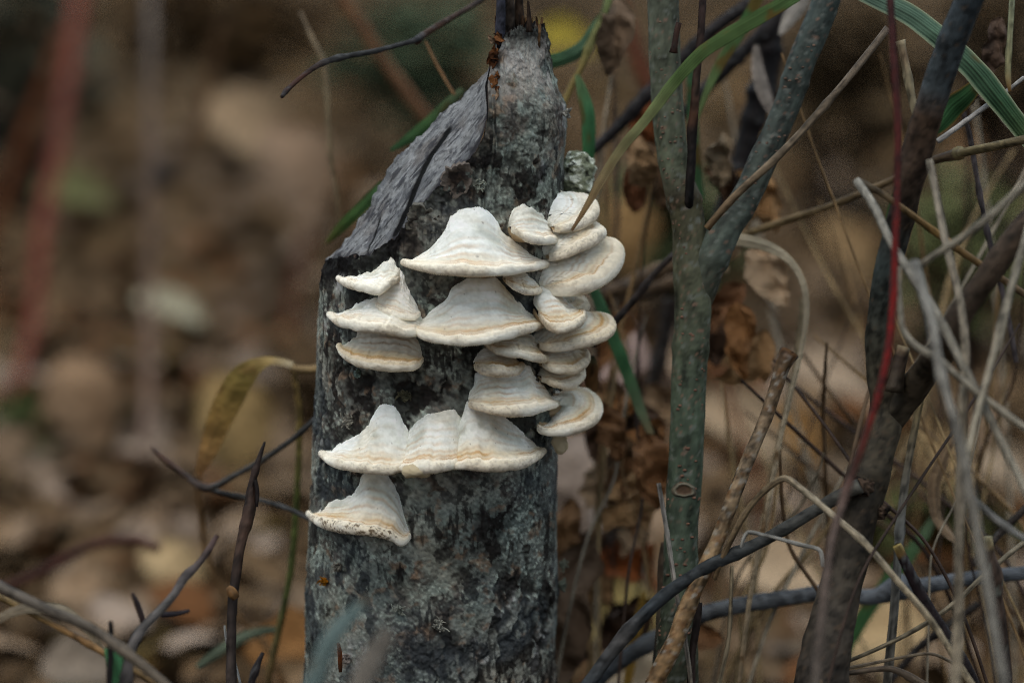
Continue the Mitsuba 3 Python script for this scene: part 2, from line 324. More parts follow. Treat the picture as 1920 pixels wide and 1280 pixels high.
# bark's broken upper rim: from the outer edge inwards, black and crumbly
inset = np.interp(th, [-np.pi, 0, 1.0, 1.4, 2.2, np.pi], [.004, .003, .003, .003, .0055, .0065])
ks = np.linspace(0, 1, 9)[:, None]
Ztop = P1[-1, :, 2]; Rtop = np.hypot(P1[-1, :, 0] - sx(Ztop), P1[-1, :, 1])
rimp = np.stack([sx(Ztop) + (Rtop - inset * ks) * np.cos(th), -(Rtop - inset * ks) * np.sin(th), Ztop - .0035 * ks ** 2 + 0 * ks], -1)
rimp = rimp + (nfbm(rimp * 260, 4, 40)[..., None] - .5) * .0028 * np.minimum(ks * 4, 1)[..., None]
rc = mixc(np.broadcast_to(S(14, 13, 15), rimp.shape), S(84, 72, 66), sstep(.55, .75, nfbm(rimp * 380, 3, 41)))
part(stump, 'bark_edge', (rimp.reshape(-1, 3), quads(9, m, True)[:, ::-1], rc.reshape(-1, 3)), 'bark_material', 'black crumbling edge of the bark around the gnawed face')
# gnawed face: bark edge -> ridge -> down the far side
Fs, _ = resample(np.c_[Fp, np.arange(len(Fp))], n=220)
ip = np.clip(Fs[:, 3], 0, len(F_px) - 1)
Ss = np.stack([np.interp(ip, np.arange(len(Sx)), Sx[:, k]) for k in range(3)], -1)
Fs = Fs[:, :3]; ax = np.stack([sx(Fs[:, 2]), 0 * Fs[:, 0], Fs[:, 2]], -1)
inn = unit((ax - Fs) * [1, 1, 0]); slope = np.interp(np.arange(220), [0, 60, 140, 219], [.0055, .0050, .0042, .003])
Fs = Fs + inn * slope[:, None] - [0, 0, .0012]
Bk = Ss + np.stack([0 * Ss[:, 0], .048 * np.sin(np.pi * np.clip(np.linspace(0, 1, 220), .03, .97)), -.055 * np.sin(np.pi * np.clip(np.linspace(0, 1, 220), .03, .97))], -1)
w = np.linspace(0, 1, 120)[:, None, None]; w2 = np.linspace(0, 1, 24)[1:, None, None]
side = sstep(0, .15, np.linspace(0, 1, 220))[None, :, None]
W = np.concatenate([Fs * (1 - w) + Ss * w + np.array([0, -.25, .9]) * .0035 * np.sin(np.pi * w) * side, Ss * (1 - w2) + Bk * w2])
ww = np.r_[w.ravel(), 1 + w2.ravel()][:, None] + 0 * W[..., 0]; ss = np.linspace(0, 1, 220)[None] + 0 * ww
grain = nfbm(np.stack([W[..., 0] * 500 + W[..., 2] * -430, W[..., 1] * 300, (W[..., 0] + W[..., 2]) * 45], -1), 4, 50)
facet = np.floor(nfbm(W * np.array([70, 40, 70]) + 4, 2, 51) * 6) / 6
# the long drying crack, running up the slope
cx_, cy_ = np.array([735, 762, 790, 803, 828, 846]), np.array([446, 395, 325, 296, 262, 232])
Cr = resample(np.c_[on_y(cx_, cy_, -.012), np.zeros(6)], n=200)[0][:, :3]
rel = W - EYE; pxw = 960 + rel @ RIGHT / (rel @ FWD) / K; pyw = 640 - rel @ UP / (rel @ FWD) / K
relc = Cr - EYE; pxc = 960 + relc @ RIGHT / (relc @ FWD) / K; pyc = 640 - relc @ UP / (relc @ FWD) / K
wig = 5 * (nfbm(np.stack([pyw * .03, pyw * 0, pyw * 0], -1), 3, 52) - .5)
dist = np.abs(pxw + wig - np.interp(-pyw, -pyc, pxc)); cm = np.exp(-(dist / 4.6) ** 2) * sstep(228, 250, pyw) * sstep(452, 430, pyw) * (ww < 1)
cm2 = np.exp(-(np.abs(pxw + wig - np.interp(-pyw, [-470, -400], [690, 716])) / 1.6) ** 2) * sstep(395, 415, pyw) * .8
up = np.array([-.45, -.25, .85])
jagg = sstep(.72, 1.0, ww) * (np.floor(nfbm(np.stack([ss * 26, ss * 0, ss * 0], -1), 3, 57) * 9) / 9 - .5) * .006 * np.sin(np.pi * np.clip(ss, .02, .98))
W = W + up * jagg[..., None]
W = W + up * (.0008 * (grain - .5) + .0009 * (facet - .5) - .0009 * cm - .0005 * cm2 + .0012 * (nfbm(W * 90, 3, 55) - .5))[..., None] * side
wc = mixc(np.broadcast_to(S(138, 140, 142), W.shape), S(96, 98, 102), sstep(.4, .65, grain))
wc = mixc(wc, S(92, 82, 76), .5 * sstep(.5, .7, nfbm(W * 60 + 4, 3, 53)))
wc = mixc(wc, S(164, 166, 168), .5 * sstep(.55, .7, nfbm(W * np.array([200, 200, 70]), 3, 54)))
wc = mixc(wc, S(50, 50, 56), .8 * sstep(.56, .64, nfbm(np.stack([W[..., 0] * 800 + W[..., 2] * -690, W[..., 1] * 300, (W[..., 0] + W[..., 2]) * 60], -1), 3, 58)))
wc = wc * np.clip(1 + 1.2 * (nfbm(W * 700, 3, 59) - .5) + 1.0 * (grain - .5), .4, 1.8)[..., None]
wc = mixc(wc, S(60, 60, 66), .7 * sstep(.60, .70, nfbm(W * 420, 3, 56)))
wc = mixc(wc, S(8, 8, 8), np.clip(2.2 * cm + 1.5 * cm2, 0, 1))
wc = mixc(wc, S(40, 38, 42), .92 * sstep(.13, .03, ww + .16 * (nfbm(W * 150, 3, 66) - .5)))
wc = wc * .80
part(stump, 'gnawed_face', (W.reshape(-1, 3), quads(143, 220)[:, ::-1], wc.reshape(-1, 3)), 'wood_material', 'smooth slate grey gnawed wood with a long drying crack')
# rotten heart of the broken point and its standing splinters
def stub(px, py0, py1, w0, w1, y, col, seed, r=.35, fl=1.0):
    P = np.array([np.r_[on_y(np.float64(px[0]), np.float64(py0), y), w0 * .5 * K * 1.55], np.r_[on_y(np.float64(px[-1]), np.float64(py1), y), w1 * .5 * K * 1.55]])
    P = np.vstack([P[:1], P.mean(0, keepdims=True), P[1:]])
    return stem(P, col, seed=seed, rough=r, ridge=.8, step=.0012, sides=14, mott=.7)
R = rng(5)
heart = []
for i in range(26):
    x0 = R.uniform(930, 1014); h = R.uniform(15, 60) if x0 > 945 else R.uniform(30, 75)
    h = h * (1 - .45 * (x0 - 930) / 90)
    heart.append(stub((x0, x0 + R.uniform(-7, 7)), 92, 66 - h, R.uniform(9, 17), R.uniform(2, 5), R.uniform(-.024, 0), S(*[(96, 66, 42), (70, 52, 38), (120, 92, 64), (48, 38, 32)][R.integers(4)]), 60 + i))
part(stump, 'broken_heartwood', join(heart), 'wood_material', 'crumbling brown broken wood at the tip')
slab = [stub((937, 938), 120, -70, 18, 15, -.030, S(62, 64, 76), 91, .12), stub((952, 957), 70, -60, 22, 14, -.024, S(66, 58, 52), 92, .2), stub((975, 972), 70, -35, 24, 9, -.020, S(70, 56, 46), 93, .25), stub((992, 990), 60, 2, 12, 3, -.03, S(58, 46, 38), 94, .25)]
part(stump, 'standing_splinter', join(slab), 'wood_material', 'dark upright splinter left standing at the very tip')
R = rng(8)
chips = []
for i in range(16):
    x0, y0 = [(930, 84), (928, 98), (930, 112), (931, 128), (930, 146), (933, 70), (940, 64), (926, 165)][i % 8]
    x0 += R.uniform(-2, 6); y0 += R.uniform(-6, 6)
    p = stump_hit(x0, y0)
    c = S(*[(120, 78, 46), (84, 50, 28), (50, 34, 26), (150, 126, 104)][R.integers(4)]) * .8
    a = R.uniform(0, 6.28)
    chips.append(place(leaf_mesh(R.uniform(.003, .008), .55, .9, .9, .4, i, c, n=8, m=7), p + R.normal(0, .0006, 3), (math.cos(a) * .4 - .2, -.45, math.sin(a)), (-.4, -1, .2)))
part(stump, 'torn_bark_edge', join(chips), 'wood_material', 'torn orange brown bark edge left of the broken tip')
# lifted bark scab with a dark core by the slope
def scab(px, py, w, h, seed, col, lift=.003):
    u, v = np.meshgrid(np.linspace(-1, 1, 28), np.linspace(-1, 1, 28), indexing='ij')
    rr = np.sqrt(u * u + v * v); sq = np.maximum(np.abs(u), np.abs(v)) / np.maximum(rr, 1e-6)
    uu, v2 = u * sq, v * sq; rad = np.clip(np.sqrt(uu ** 2 + v2 ** 2), 0, 1)
    jag = 1 + .8 * (nfbm(np.stack([np.arctan2(v2, uu) * 2.2 + 9, rad * 0 + seed, rad * 0], -1), 3, seed) - .5)
    P = stump_hit(px + uu * w * .5 * jag, py + v2 * h * .5 * jag)
    nrm = unit(np.stack([P[..., 0] - sx(P[..., 2]), P[..., 1], 0 * rad], -1))
    P = P + nrm * (lift * rad ** 3 * sstep(1.0, .93, rad) * sstep(.2, -.7, u + v) + .0022 * (nfbm(P * 260, 3, seed) - .4) - .002 * sstep(.93, 1, rad))[..., None]
    c = mixc(np.broadcast_to(S(50, 42, 36), P.shape), np.asarray(col), sstep(.25, .95, rad + .5 * (nfbm(P * 200, 3, seed) - .5)))
    c = mixc(c, S(24, 20, 20), .8 * sstep(.5, .6, nfbm(P * 330, 3, seed + 1)) * (rad < .8))
    return P.reshape(-1, 3), quads(28, 28), c.reshape(-1, 3)
for i, (px, py, w_, h_, c) in enumerate([(856, 338, 66, 70, S(100, 92, 86)), (795, 412, 70, 56, S(96, 94, 88))]):
    part(stump, 'bark_scab', scab(px, py, w_, h_, 70 + i, c), 'bark_material')
spl = [stem(curve3([(634, 1205, 5, 1.494), (637, 1230, 9, 1.498), (638, 1258, 6, 1.502)], 1.5), [(0, S(150, 84, 44)), (1, S(92, 62, 44))], rough=.3, seed=4)]
part(stump, 'bark_splinter', join(spl), 'wood_material', 'small orange brown splinter sticking out low on the bark')

# lichens and small growths on the bark
def lichen(px, py, size, col, seed, n=26):
    R = rng(seed); c0 = stump_hit(px, py); nr = unit(np.array([c0[0] - sx(c0[2]), c0[1], 0])); tx = np.array([-nr[1], nr[0], 0]); out = []
    for i in range(n):
        a = R.uniform(0, 6.28); L = size * R.uniform(.35, 1.0) * K * 1.5; b = c0 + nr * .0006 + (tx * R.normal(0, .25) + np.array([0, 0, 1]) * R.normal(0, .25)) * size * K * .8
        dr = tx * math.cos(a) + np.array([0, 0, 1]) * math.sin(a)
        P = np.array([np.r_[b, .0004], np.r_[b + dr * L * .3 + nr * .0010, .00055], np.r_[b + dr * L * .6 + nr * R.uniform(.001, .0025) + R.normal(0, .0005, 3), .0005], np.r_[b + dr * L * .8 + nr * .0028 + R.normal(0, .001, 3), .00025]])
        out.append(stem(P, np.asarray(col) * R.uniform(.75, 1.25), seed=seed + i, sides=5, step=.0006, rough=.3))
    return join(out)
for (px, py, sz, c, lab) in [
        (897, 346, 12, S(168, 174, 162), 'tiny mint green lichen tuft high on the bark beside the gnawed slope'),
        (660, 788, 16, S(168, 164, 154), 'pale grey green lichen tuft at the left, beside the lowest row of brackets'),
        (676, 698, 9, S(138, 158, 152), 'small bluish lichen tuft below the brown left bracket'),
        (752, 1142, 11, S(164, 170, 160), 'lichen tuft low on the bark, just right of the blurred grey green blade tip'),
        (822, 1172, 16, S(174, 174, 164), 'mint lichen tuft low on the middle of the bark'),
        (1047, 1058, 12, S(146, 150, 134), 'upper lichen tuft on the right edge of the stump, below the brackets'),
        (1045, 1096, 13, S(140, 148, 134), 'lower lichen tuft on the right edge of the stump'),
        (640, 1062, 12, S(148, 142, 132), 'grey lichen tuft low on the left of the bark, below the lowest bracket'),
        (760, 738, 17, S(110, 106, 86), 'mossy dull green lichen patch in the dark bark between brackets'),
        (655, 1232, 12, S(168, 158, 152), 'pale lichen tuft beside the small orange splinter'),
        (1052, 212, 8, S(168, 168, 162), 'tiny blue green lichen tuft near the right edge of the upper bark')]:
    thing('lichen_tuft', lichen(px, py, sz, c, int(px)), 'bark_material', lab, 'lichen')
thing('lichen_tuft', lichen(615, 1087, 7, S(200, 130, 30), 77, 30), 'bark_material', 'orange lichen spot low on the left side of the bark', 'lichen')
def lump(px, py, w_, h_, dep, d, seed, n=60):
    u, v = np.meshgrid(np.linspace(0, np.pi, n), np.linspace(0, 2 * np.pi, n, endpoint=False), indexing='ij')
    q = np.stack([np.sin(u) * np.cos(v), np.sin(u) * np.sin(v), np.cos(u)], -1)
    c0 = at(px, py, d)
    P = c0 + q * np.array([w_ * .5 * K * d, dep, h_ * .5 * K * d])
    k = nfbm(P * 170, 4, seed)
    P = P + q * (.006 * (nfbm(P * 60, 2, seed + 4) - .5) + .005 * (k - .5) + .004 * (nfbm(P * 420, 3, seed + 6) - .5))[..., None]
    return P, k, quads(n, n, True), n
P, k, f, n = lump(1083, 330, 62, 92, .011, 1.556, 3, 110)
c = mixc(mixc(np.broadcast_to(S(122, 128, 108), P.shape), S(206, 212, 200), sstep(.52, .62, nfbm(P * 260, 4, 15))), S(36, 38, 32), .95 * sstep(.52, .6, nfbm(P * 420, 3, 14)) * sstep(.45, .55, nfbm(P * 120, 2, 16)))
thing('burl', (P.reshape(-1, 3), f, c.reshape(-1, 3)), 'bark_material', 'knobbly pale green lichen covered lump on the right edge of the stump above the brackets', 'burl')
fl = stem(curve3([(1108, 668, 16), (1112, 690, 24), (1114, 715, 26), (1110, 742, 12)], 1.555), [(0, S(96, 110, 84)), (.3, S(120, 84, 50)), (1, S(96, 70, 44))], rough=.5, seed=9, mott=.6, flat=.4)
thing('bark_flake', fl, 'bark_material', 'loose brown bark flake hanging at the right edge beside the small brackets', 'bark')

# ---------------------------------------------------------------- bracket fungi
def bez(t, c1, c2):
    b1, b2, b3 = 3 * (1 - t) ** 2 * t, 3 * (1 - t) * t * t, t ** 3
    return b1 * c1[0] + b2 * c2[0] + b3, b1 * c1[1] + b2 * c2[1] + b3
GRP = 'cream bracket fungi growing on the stump'
def bracket(label, attach, rim_, D=32, dd=None, th=2.6, tan=.35, seed=0, u=2.5, c1=(.36, .06), c2=(.31, .95), dirt=.3, dull=0.0, white=1.0, ribs=.55, dome=None):
    if dd is not None and dome is None: dome = 5.0
    if dd is not None: c1, c2 = (.36, .26), (.66, .70)
    NS, NT, NL, NU = 150, 64, 14, 18
    A2 = resample(np.c_[np.array(attach, float), np.zeros(len(attach))], n=NS, sig=0)[0]
    rm = np.c_[np.array(rim_, float), np.zeros(len(rim_)) if dd is None else np.array(dd, float)]
    B2 = resample(rm[:, [0, 1, 2]], n=NS, sig=2)[0]
    s = np.linspace(0, 1, NS)
    jit = lambda k, a: a * (nfbm(np.stack([s * 14, s * 0 + seed, s * 0 + k], -1), 3, seed) - .5)
    A2[:, 0] = A2[:, 0] + (A2[:, 0].mean() - A2[:, 0]) * (.05 if dd is None else 0)
    A = stump_hit(A2[:, 0] + jit(1, 5), A2[:, 1] + jit(2, 5))
    if dd is None:
        base = stump_hit(B2[:, 0], B2[:, 1])
        dep = (base - EYE) @ FWD - D / 1000 * .88 * np.sin(np.pi * np.clip(s, .004, .996)) ** .46
        Rm = at(B2[:, 0] + jit(3, 2), B2[:, 1] + jit(4, 2), dep)
    else:
        Rm = on_y(B2[:, 0] + jit(3, 2), B2[:, 1] + jit(4, 2), -B2[:, 2] / 1000)
    axis = np.stack([sx(A[:, 2]), 0 * s, A[:, 2]], -1)
    inn = unit((axis - A) * [1, 1, 0])
    wall = A.copy(); A = A + inn * .004
    mid = A[NS // 4: -NS // 4].mean(0)
    o = unit((Rm - (A * .6 + mid * .4)) * [1, 1, 0]); tw = th / 1000 * np.clip(np.sin(np.pi * s), .2, 1) ** .25
    tw = tw * (1 + jit(6, .5))
    C = Rm - o * tw[:, None] + np.array([0, 0, .55]) * tw[:, None]
    T = C + np.array([0, 0, 1.0]) * tw[:, None]
    t = np.linspace(0, 1, NT)[:, None]
    h, v = bez(t, c1, c2)
    top = np.stack([A[:, 0] + (T - A)[:, 0] * h, A[:, 1] + (T - A)[:, 1] * h, A[:, 2] + (T - A)[:, 2] * v], -1)
    a = np.linspace(np.pi / 2, -np.pi / 2, NL + 1)[1:, None]
    lip = C[None] + o[None] * (np.cos(a) * tw)[..., None] + np.array([0, 0, 1.0]) * (np.sin(a) * tw)[..., None]
    Bw = wall + inn * .005; Bw = np.stack([Bw[:, 0], Bw[:, 1], lip[-1, :, 2] - u / 1000 * np.sin(np.pi * s)], -1)
    k = np.linspace(0, 1, NU + 1)[1:, None, None]
    und = lip[-1][None] * (1 - k) + Bw[None] * k + np.array([0, 0, 1.0]) * (.0022 * np.sin(np.pi * k) ** 1)
    V = np.concatenate([top, lip, und]); vt = np.r_[t.ravel(), 1 + .3 * np.linspace(0, 1, NL + 1)[1:], 1.3 + .7 * np.linspace(0, 1, NU + 1)[1:]][:, None] + 0 * V[..., 0]
    sv = s[None] + 0 * vt
    n0 = unit(np.cross(np.gradient(V, axis=1), np.gradient(V, axis=0)))
    n0 = n0 * np.sign(np.median((n0[NT // 2] @ np.array([0, 0, 1.0]))))
    zone = vt + .045 * (nfbm(np.stack([sv * 3, vt * 1.2, vt * 0 + seed], -1), 3, seed) - .5) * .5
    on = sstep(.18, .5, vt) * (vt <= 1.0); amp = np.clip(np.linalg.norm(T - A, axis=-1) / .03, .15, 1)[None]
    rib = np.sin(2 * np.pi * (zone * 6.3 + seed * .37))
    disp = ribs * .00042 * rib * on * amp * np.sin(np.pi * np.clip(sv, .01, .99)) ** .7
    if dome: disp = disp + dome / 1000 * np.where(vt <= 1, np.sin(np.pi * np.clip(vt, 0, 1) ** .9), 0) * np.sin(np.pi * sv) ** .6
    disp = disp + .0030 * (nfbm(V * 75 + seed, 3, seed) - .5) * np.clip(vt * 3, .3, 1) * amp + .0011 * (nfbm(V * 260, 3, seed + 2) - .5)
    disp = disp + .0016 * (nfbm(V * 230, 3, seed + 5) - .5) * sstep(.32, .0, vt)
    disp = disp * np.where(vt > .8, .55, 1)
    if dd is not None and dome > 2: disp = dome / 1000 * np.where(vt <= 1, np.sin(np.pi * np.clip(vt, 0, 1) ** .9), 0) * np.sin(np.pi * sv) ** .6 * .6 + .35 * (disp - dome / 1000 * np.where(vt <= 1, np.sin(np.pi * np.clip(vt, 0, 1) ** .9), 0) * np.sin(np.pi * sv) ** .6)
    disp = np.where(vt > 1.32, disp * .4, disp) * (.25 + .75 * np.sin(np.pi * np.clip(sv, 0, 1)) ** .5)
    V = V + n0 * disp[..., None]
    # colour: chalk white to cream, growth zones in buff, buff rim with dirt specks, dull underside
    low = nfbm(V * 60 + 3 + seed, 3, seed + 9); fine = nfbm(V * 420, 3, seed + 11)
    c = mixc(np.broadcast_to(S(242, 246, 243), V.shape), S(236, 234, 222), sstep(.45, .7, low))
    band = np.zeros_like(vt)
    R = rng(seed + 300)
    for zc, wd, st in [(.95, .018, 1.0), (.885, .03, .9), (.78, .028, .55), (.68, .026, .6), (.57, .024, .5), (.45, .028, .4), (.33, .025, .25)]:
        band = np.maximum(band, st * np.exp(-((zone + R.uniform(-.02, .02) - zc) / wd) ** 2))
    band = band * np.clip(2.4 * nfbm(np.stack([sv * 5 + seed, zone * 7, vt * 0], -1), 3, seed + 1) - .6, 0, 1.2)
    wash = tan * .8 * sstep(.45, 1.0, zone) * (vt < 1.1)
    c = mixc(c, S(200, 178, 134), np.clip(wash, 0, 1))
    c = mixc(c, S(208, 188, 148), np.clip((.2 + .7 * tan) * np.exp(-((zone - .86) / .10) ** 2) * (.4 + 1.2 * low), 0, .8) * (vt <= 1.03))
    c = mixc(c, S(244, 242, 234), .75 * np.exp(-((zone - .985) / .02) ** 2) * (vt < 1.1))
    c = mixc(c, S(176, 180, 166), .6 * np.exp(-((zone - .5) / .16) ** 2) * sstep(.42, .62, nfbm(V * 85 + 21 + seed, 3, seed + 21)))
    c = mixc(c, S(188, 146, 92), np.clip(band * (.5 + tan * .9), 0, .9) * (vt <= 1.02))
    c = mixc(c, S(214, 204, 178), .5 * sstep(.15, 0, vt))
    lipm = (vt > .965) & (vt < 1.32)
    c = np.where(lipm[..., None], mixc(c, S(226, 214, 190), np.full_like(vt, .55)), c)
    c = mixc(c, S(150, 116, 76), (.25 + .3 * tan) * sstep(1.02, 1.2, vt) * sstep(.35, .6, low) * (vt < 1.4))
    c = mixc(c, S(92, 74, 52), dirt * sstep(.52, .60, nfbm(V * 800, 3, seed + 31)) * sstep(.4, .55, low) * sstep(.96, 1.06, vt) * (vt < 1.4))
    c = mixc(c, S(178, 156, 126), sstep(1.28, 1.4, vt))
    c = mixc(c, S(176, 178, 160), .16 * sstep(.55, .7, nfbm(V * 110 + 7, 3, seed + 13)) * (vt < .8))
    c = mixc(c, S(96, 80, 60), .6 * sstep(.85, .88, nfbm(V * 520 + 11, 2, seed + 14)) * (vt < 1.0))
    c = mixc(c, S(188, 166, 128), np.full_like(vt, dull)) * white * (1 - .14 * tan)
    c = c * np.clip(1 + .35 * (nfbm(V * 900, 2, seed + 33) - .5) + .3 * (nfbm(V * 240, 3, seed + 34) - .5), .7, 1.12)[..., None]
    k_ = key('bracket_fungus'); tag(k_, label, 'bracket fungus', GRP)
    nc = NT + NL
    put(k_ + '__cap', (V[:nc].reshape(-1, 3), quads(nc, NS), c[:nc].reshape(-1, 3)), 'fungus_material')
    put(k_ + '__pore_surface', (V[nc - 1:].reshape(-1, 3), quads(NU + 1, NS), c[nc - 1:].reshape(-1, 3)), 'fungus_material')

bracket('largest bell shaped white bracket at the top middle of the stump', [(751, 493), (780, 479), (821, 443), (838, 409), (862, 390), (899, 383), (924, 392), (942, 409), (955, 433), (990, 459), (1021, 478), (1034, 496)],
        [(751, 496), (780, 506), (818, 512), (862, 514), (911, 517), (955, 514), (1007, 506), (1034, 499)], 38, th=2.5, tan=.2, seed=1, u=7, white=1.0, ribs=.7)
bracket('white rounded bracket at upper right, beside the largest one', [(956, 432), (957, 409), (967, 382), (1003, 368), (1021, 374), (1036, 393), (1052, 412), (1070, 434)],
        [(958, 434), (972, 441), (990, 453), (1017, 457), (1041, 455), (1063, 448), (1072, 438)], 26, th=2.2, tan=.25, seed=2, u=4)
bracket('topmost small white bracket at the right edge, under the lichen lump', [(1050, 366), (1040, 372), (1028, 392), (1028, 414), (1040, 428)],
        [(1052, 366), (1072, 376), (1098, 377), (1119, 387), (1125, 401), (1114, 418), (1085, 430), (1058, 434), (1040, 432)], dd=[12, 6, 2, 6, 14, 24, 32, 38, 34], th=2.9, tan=.2, seed=3, u=3)
bracket('white tongue shaped bracket pointing right, second from the top on the right edge', [(1052, 430), (1040, 432), (1024, 446), (1018, 466), (1030, 484)],
        [(1056, 434), (1096, 426), (1125, 431), (1139, 443), (1124, 456), (1096, 469), (1073, 479), (1048, 486), (1030, 488)], dd=[16, 8, 10, 18, 28, 36, 40, 40, 36], th=2.9, tan=.3, seed=4, u=3)
bracket('large oval tongue shaped bracket jutting out furthest right, with buff rim', [(1052, 486), (1030, 490), (1010, 508), (1008, 530), (1022, 546)],
        [(1054, 492), (1087, 471), (1127, 461), (1158, 465), (1174, 483), (1164, 512), (1137, 533), (1103, 547), (1069, 552), (1040, 552), (1020, 548)], dd=[14, 4, 0, 4, 12, 24, 34, 41, 44, 42, 36], th=4.0, tan=.45, seed=5, u=7, dull=.12)
bracket('small white bracket at upper left, pointing left with a lumpy knob', [(629, 524), (649, 508), (691, 501), (708, 491), (725, 477), (742, 493), (752, 505), (751, 524)],
        [(629, 526), (649, 538), (677, 545), (708, 552), (722, 543), (737, 532), (751, 526)], 22, th=2.1, tan=.12, seed=6, u=3)
bracket('wide white bracket at middle left, under the small knobbed one', [(611, 592), (629, 578), (663, 564), (700, 557), (740, 556), (766, 566), (787, 582), (799, 602)],
        [(612, 593), (629, 608), (663, 617), (715, 624), (766, 630), (797, 628)], 35, th=2.5, tan=.3, seed=7, u=3)
bracket('wide banded white bracket in the very middle, directly below the largest one', [(775, 604), (801, 581), (832, 560), (845, 539), (862, 526), (897, 517), (938, 520), (966, 543), (990, 567), (1021, 588), (1037, 605)],
        [(768, 618), (794, 637), (828, 644), (869, 647), (904, 644), (955, 632), (1000, 621), (1037, 609)], 40, th=2.5, tan=.42, seed=8, u=3)
bracket('knobbly white neck joining the small upper left bracket to the wide one under it', [(697, 566), (704, 530), (722, 500), (746, 498), (764, 530), (778, 562), (788, 588)],
        [(700, 572), (722, 588), (752, 598), (775, 600), (789, 592)], 17, th=1.6, tan=.12, seed=25, u=2, c1=(.45, .1), c2=(.5, .8))
bracket('brownish bracket tucked under the wide middle left one', [(628, 650), (640, 630), (663, 612), (715, 606), (766, 612), (783, 630), (794, 668)],
        [(629, 653), (642, 671), (673, 686), (715, 693), (759, 695), (785, 690), (795, 678)], 31, th=2.5, tan=.85, seed=9, u=3, dull=.25, dirt=.6)
bracket('cream bracket right of centre, below the oval right hand tongue', [(1008, 572), (1013, 530), (1035, 512), (1052, 540), (1056, 575), (1056, 600)],
        [(1009, 590), (1024, 612), (1050, 625), (1080, 617), (1098, 603), (1100, 594), (1080, 584)], dd=[46, 58, 62, 57, 46, 36, 28], dome=1, th=2.4, tan=.5, seed=10, u=3, dull=.08)
bracket('buff edged tongue shaped bracket pointing right, halfway down the right edge', [(1050, 600), (1030, 602), (1010, 616), (1006, 636), (1012, 650)],
        [(1056, 604), (1090, 599), (1125, 596), (1148, 603), (1157, 618), (1147, 633), (1115, 646), (1075, 655), (1036, 657), (1012, 652)], dd=[20, 14, 12, 18, 28, 36, 45, 50, 50, 42], th=2.7, tan=.55, seed=11, u=3, dull=.08)
bracket('tiny bracket at the right edge, half hidden above the buff edged tongue', [(1044, 578), (1046, 562), (1050, 562), (1052, 576), (1048, 592)],
        [(1056, 562), (1080, 558), (1099, 566), (1106, 579), (1095, 590), (1076, 593), (1052, 592)], dd=[6, 0, -2, 4, 10, 14, 16], th=2.2, tan=.4, seed=12, u=2, dull=.1)
bracket('small banded bracket under the right side of the middle one, pointing right', [(905, 648), (915, 622), (970, 610), (1008, 612), (1026, 636), (1042, 655)],
        [(911, 649), (940, 666), (975, 670), (1008, 677), (1030, 678), (1040, 662)], 30, th=2.2, tan=.5, seed=13, u=3, dull=.1)
bracket('small tan bracket just left of and below the small banded one', [(889, 684), (900, 660), (935, 648), (968, 656), (984, 684)],
        [(889, 692), (918, 702), (950, 704), (974, 700), (985, 688)], 27, th=2.4, tan=.75, seed=14, u=2.5, dull=.12)
bracket('small cream sliver of bracket squeezed between the middle one and the right hand stack', [(945, 526), (960, 506), (992, 500), (1022, 512)],
        [(947, 530), (968, 544), (995, 553), (1022, 546)], 22, th=1.8, tan=.4, seed=24, u=2.5)
bracket('white bracket lower right of centre, with smooth banded slope', [(873, 750), (888, 718), (894, 699), (935, 690), (976, 690), (1003, 676), (1014, 692), (1041, 713), (1070, 738)],
        [(878, 762), (921, 774), (955, 779), (990, 777), (1034, 766), (1065, 753), (1075, 742)], 37, th=2.4, tan=.42, seed=15, u=3)
bracket('small cream bracket on the right edge, upper of the little pair', [(1014, 668), (1024, 646), (1050, 642), (1056, 664), (1046, 692)],
        [(1016, 686), (1042, 698), (1075, 701), (1099, 689), (1109, 675), (1098, 662), (1075, 655)], dd=[40, 48, 45, 36, 26, 18, 14], th=2.2, tan=.5, seed=16, u=2.5, dull=.16)
bracket('small cream bracket on the right edge, lower of the little pair', [(1014, 706), (1028, 690), (1050, 690), (1050, 704), (1044, 720)],
        [(1016, 714), (1042, 724), (1066, 729), (1085, 722), (1099, 706), (1096, 694), (1078, 690)], dd=[38, 44, 39, 30, 22, 14, 10], th=2.2, tan=.4, seed=17, u=2.5, dull=.2)
bracket('broad bracket jutting out at the lower right edge, lowest on that side', [(1008, 792), (1012, 768), (1030, 748), (1046, 740), (1048, 775), (1036, 806)],
        [(1062, 738), (1094, 735), (1120, 750), (1132, 772), (1120, 794), (1090, 809), (1050, 816), (1018, 814), (1006, 806)], dd=[14, 8, 12, 22, 34, 44, 51, 52, 46], th=2.7, tan=.4, seed=18, u=3)
bracket('left lobe of the long fused lower row of brackets, with a tall peak', [(596, 849), (614, 831), (651, 813), (676, 797), (691, 768), (714, 748), (737, 752), (755, 777), (768, 797), (772, 815)],
        [(596, 854), (614, 870), (651, 880), (696, 887), (732, 889), (760, 880), (773, 860)], 36, th=2.5, tan=.2, seed=19, u=3)
bracket('middle lobe of the long fused lower row of brackets', [(762, 808), (780, 786), (805, 770), (832, 766), (850, 763), (872, 776)],
        [(725, 876), (745, 883), (770, 885), (800, 885), (832, 882), (875, 868)], 39, th=2.5, tan=.25, seed=20, u=3)
bracket('right lobe of the long fused lower row of brackets, broadest of the three', [(846, 815), (868, 777), (880, 748), (913, 748), (945, 770), (977, 790), (1008, 813), (1023, 836)],
        [(825, 872), (850, 880), (877, 878), (922, 881), (959, 880), (995, 871), (1025, 849)], 41, th=2.5, tan=.38, seed=21, u=3)
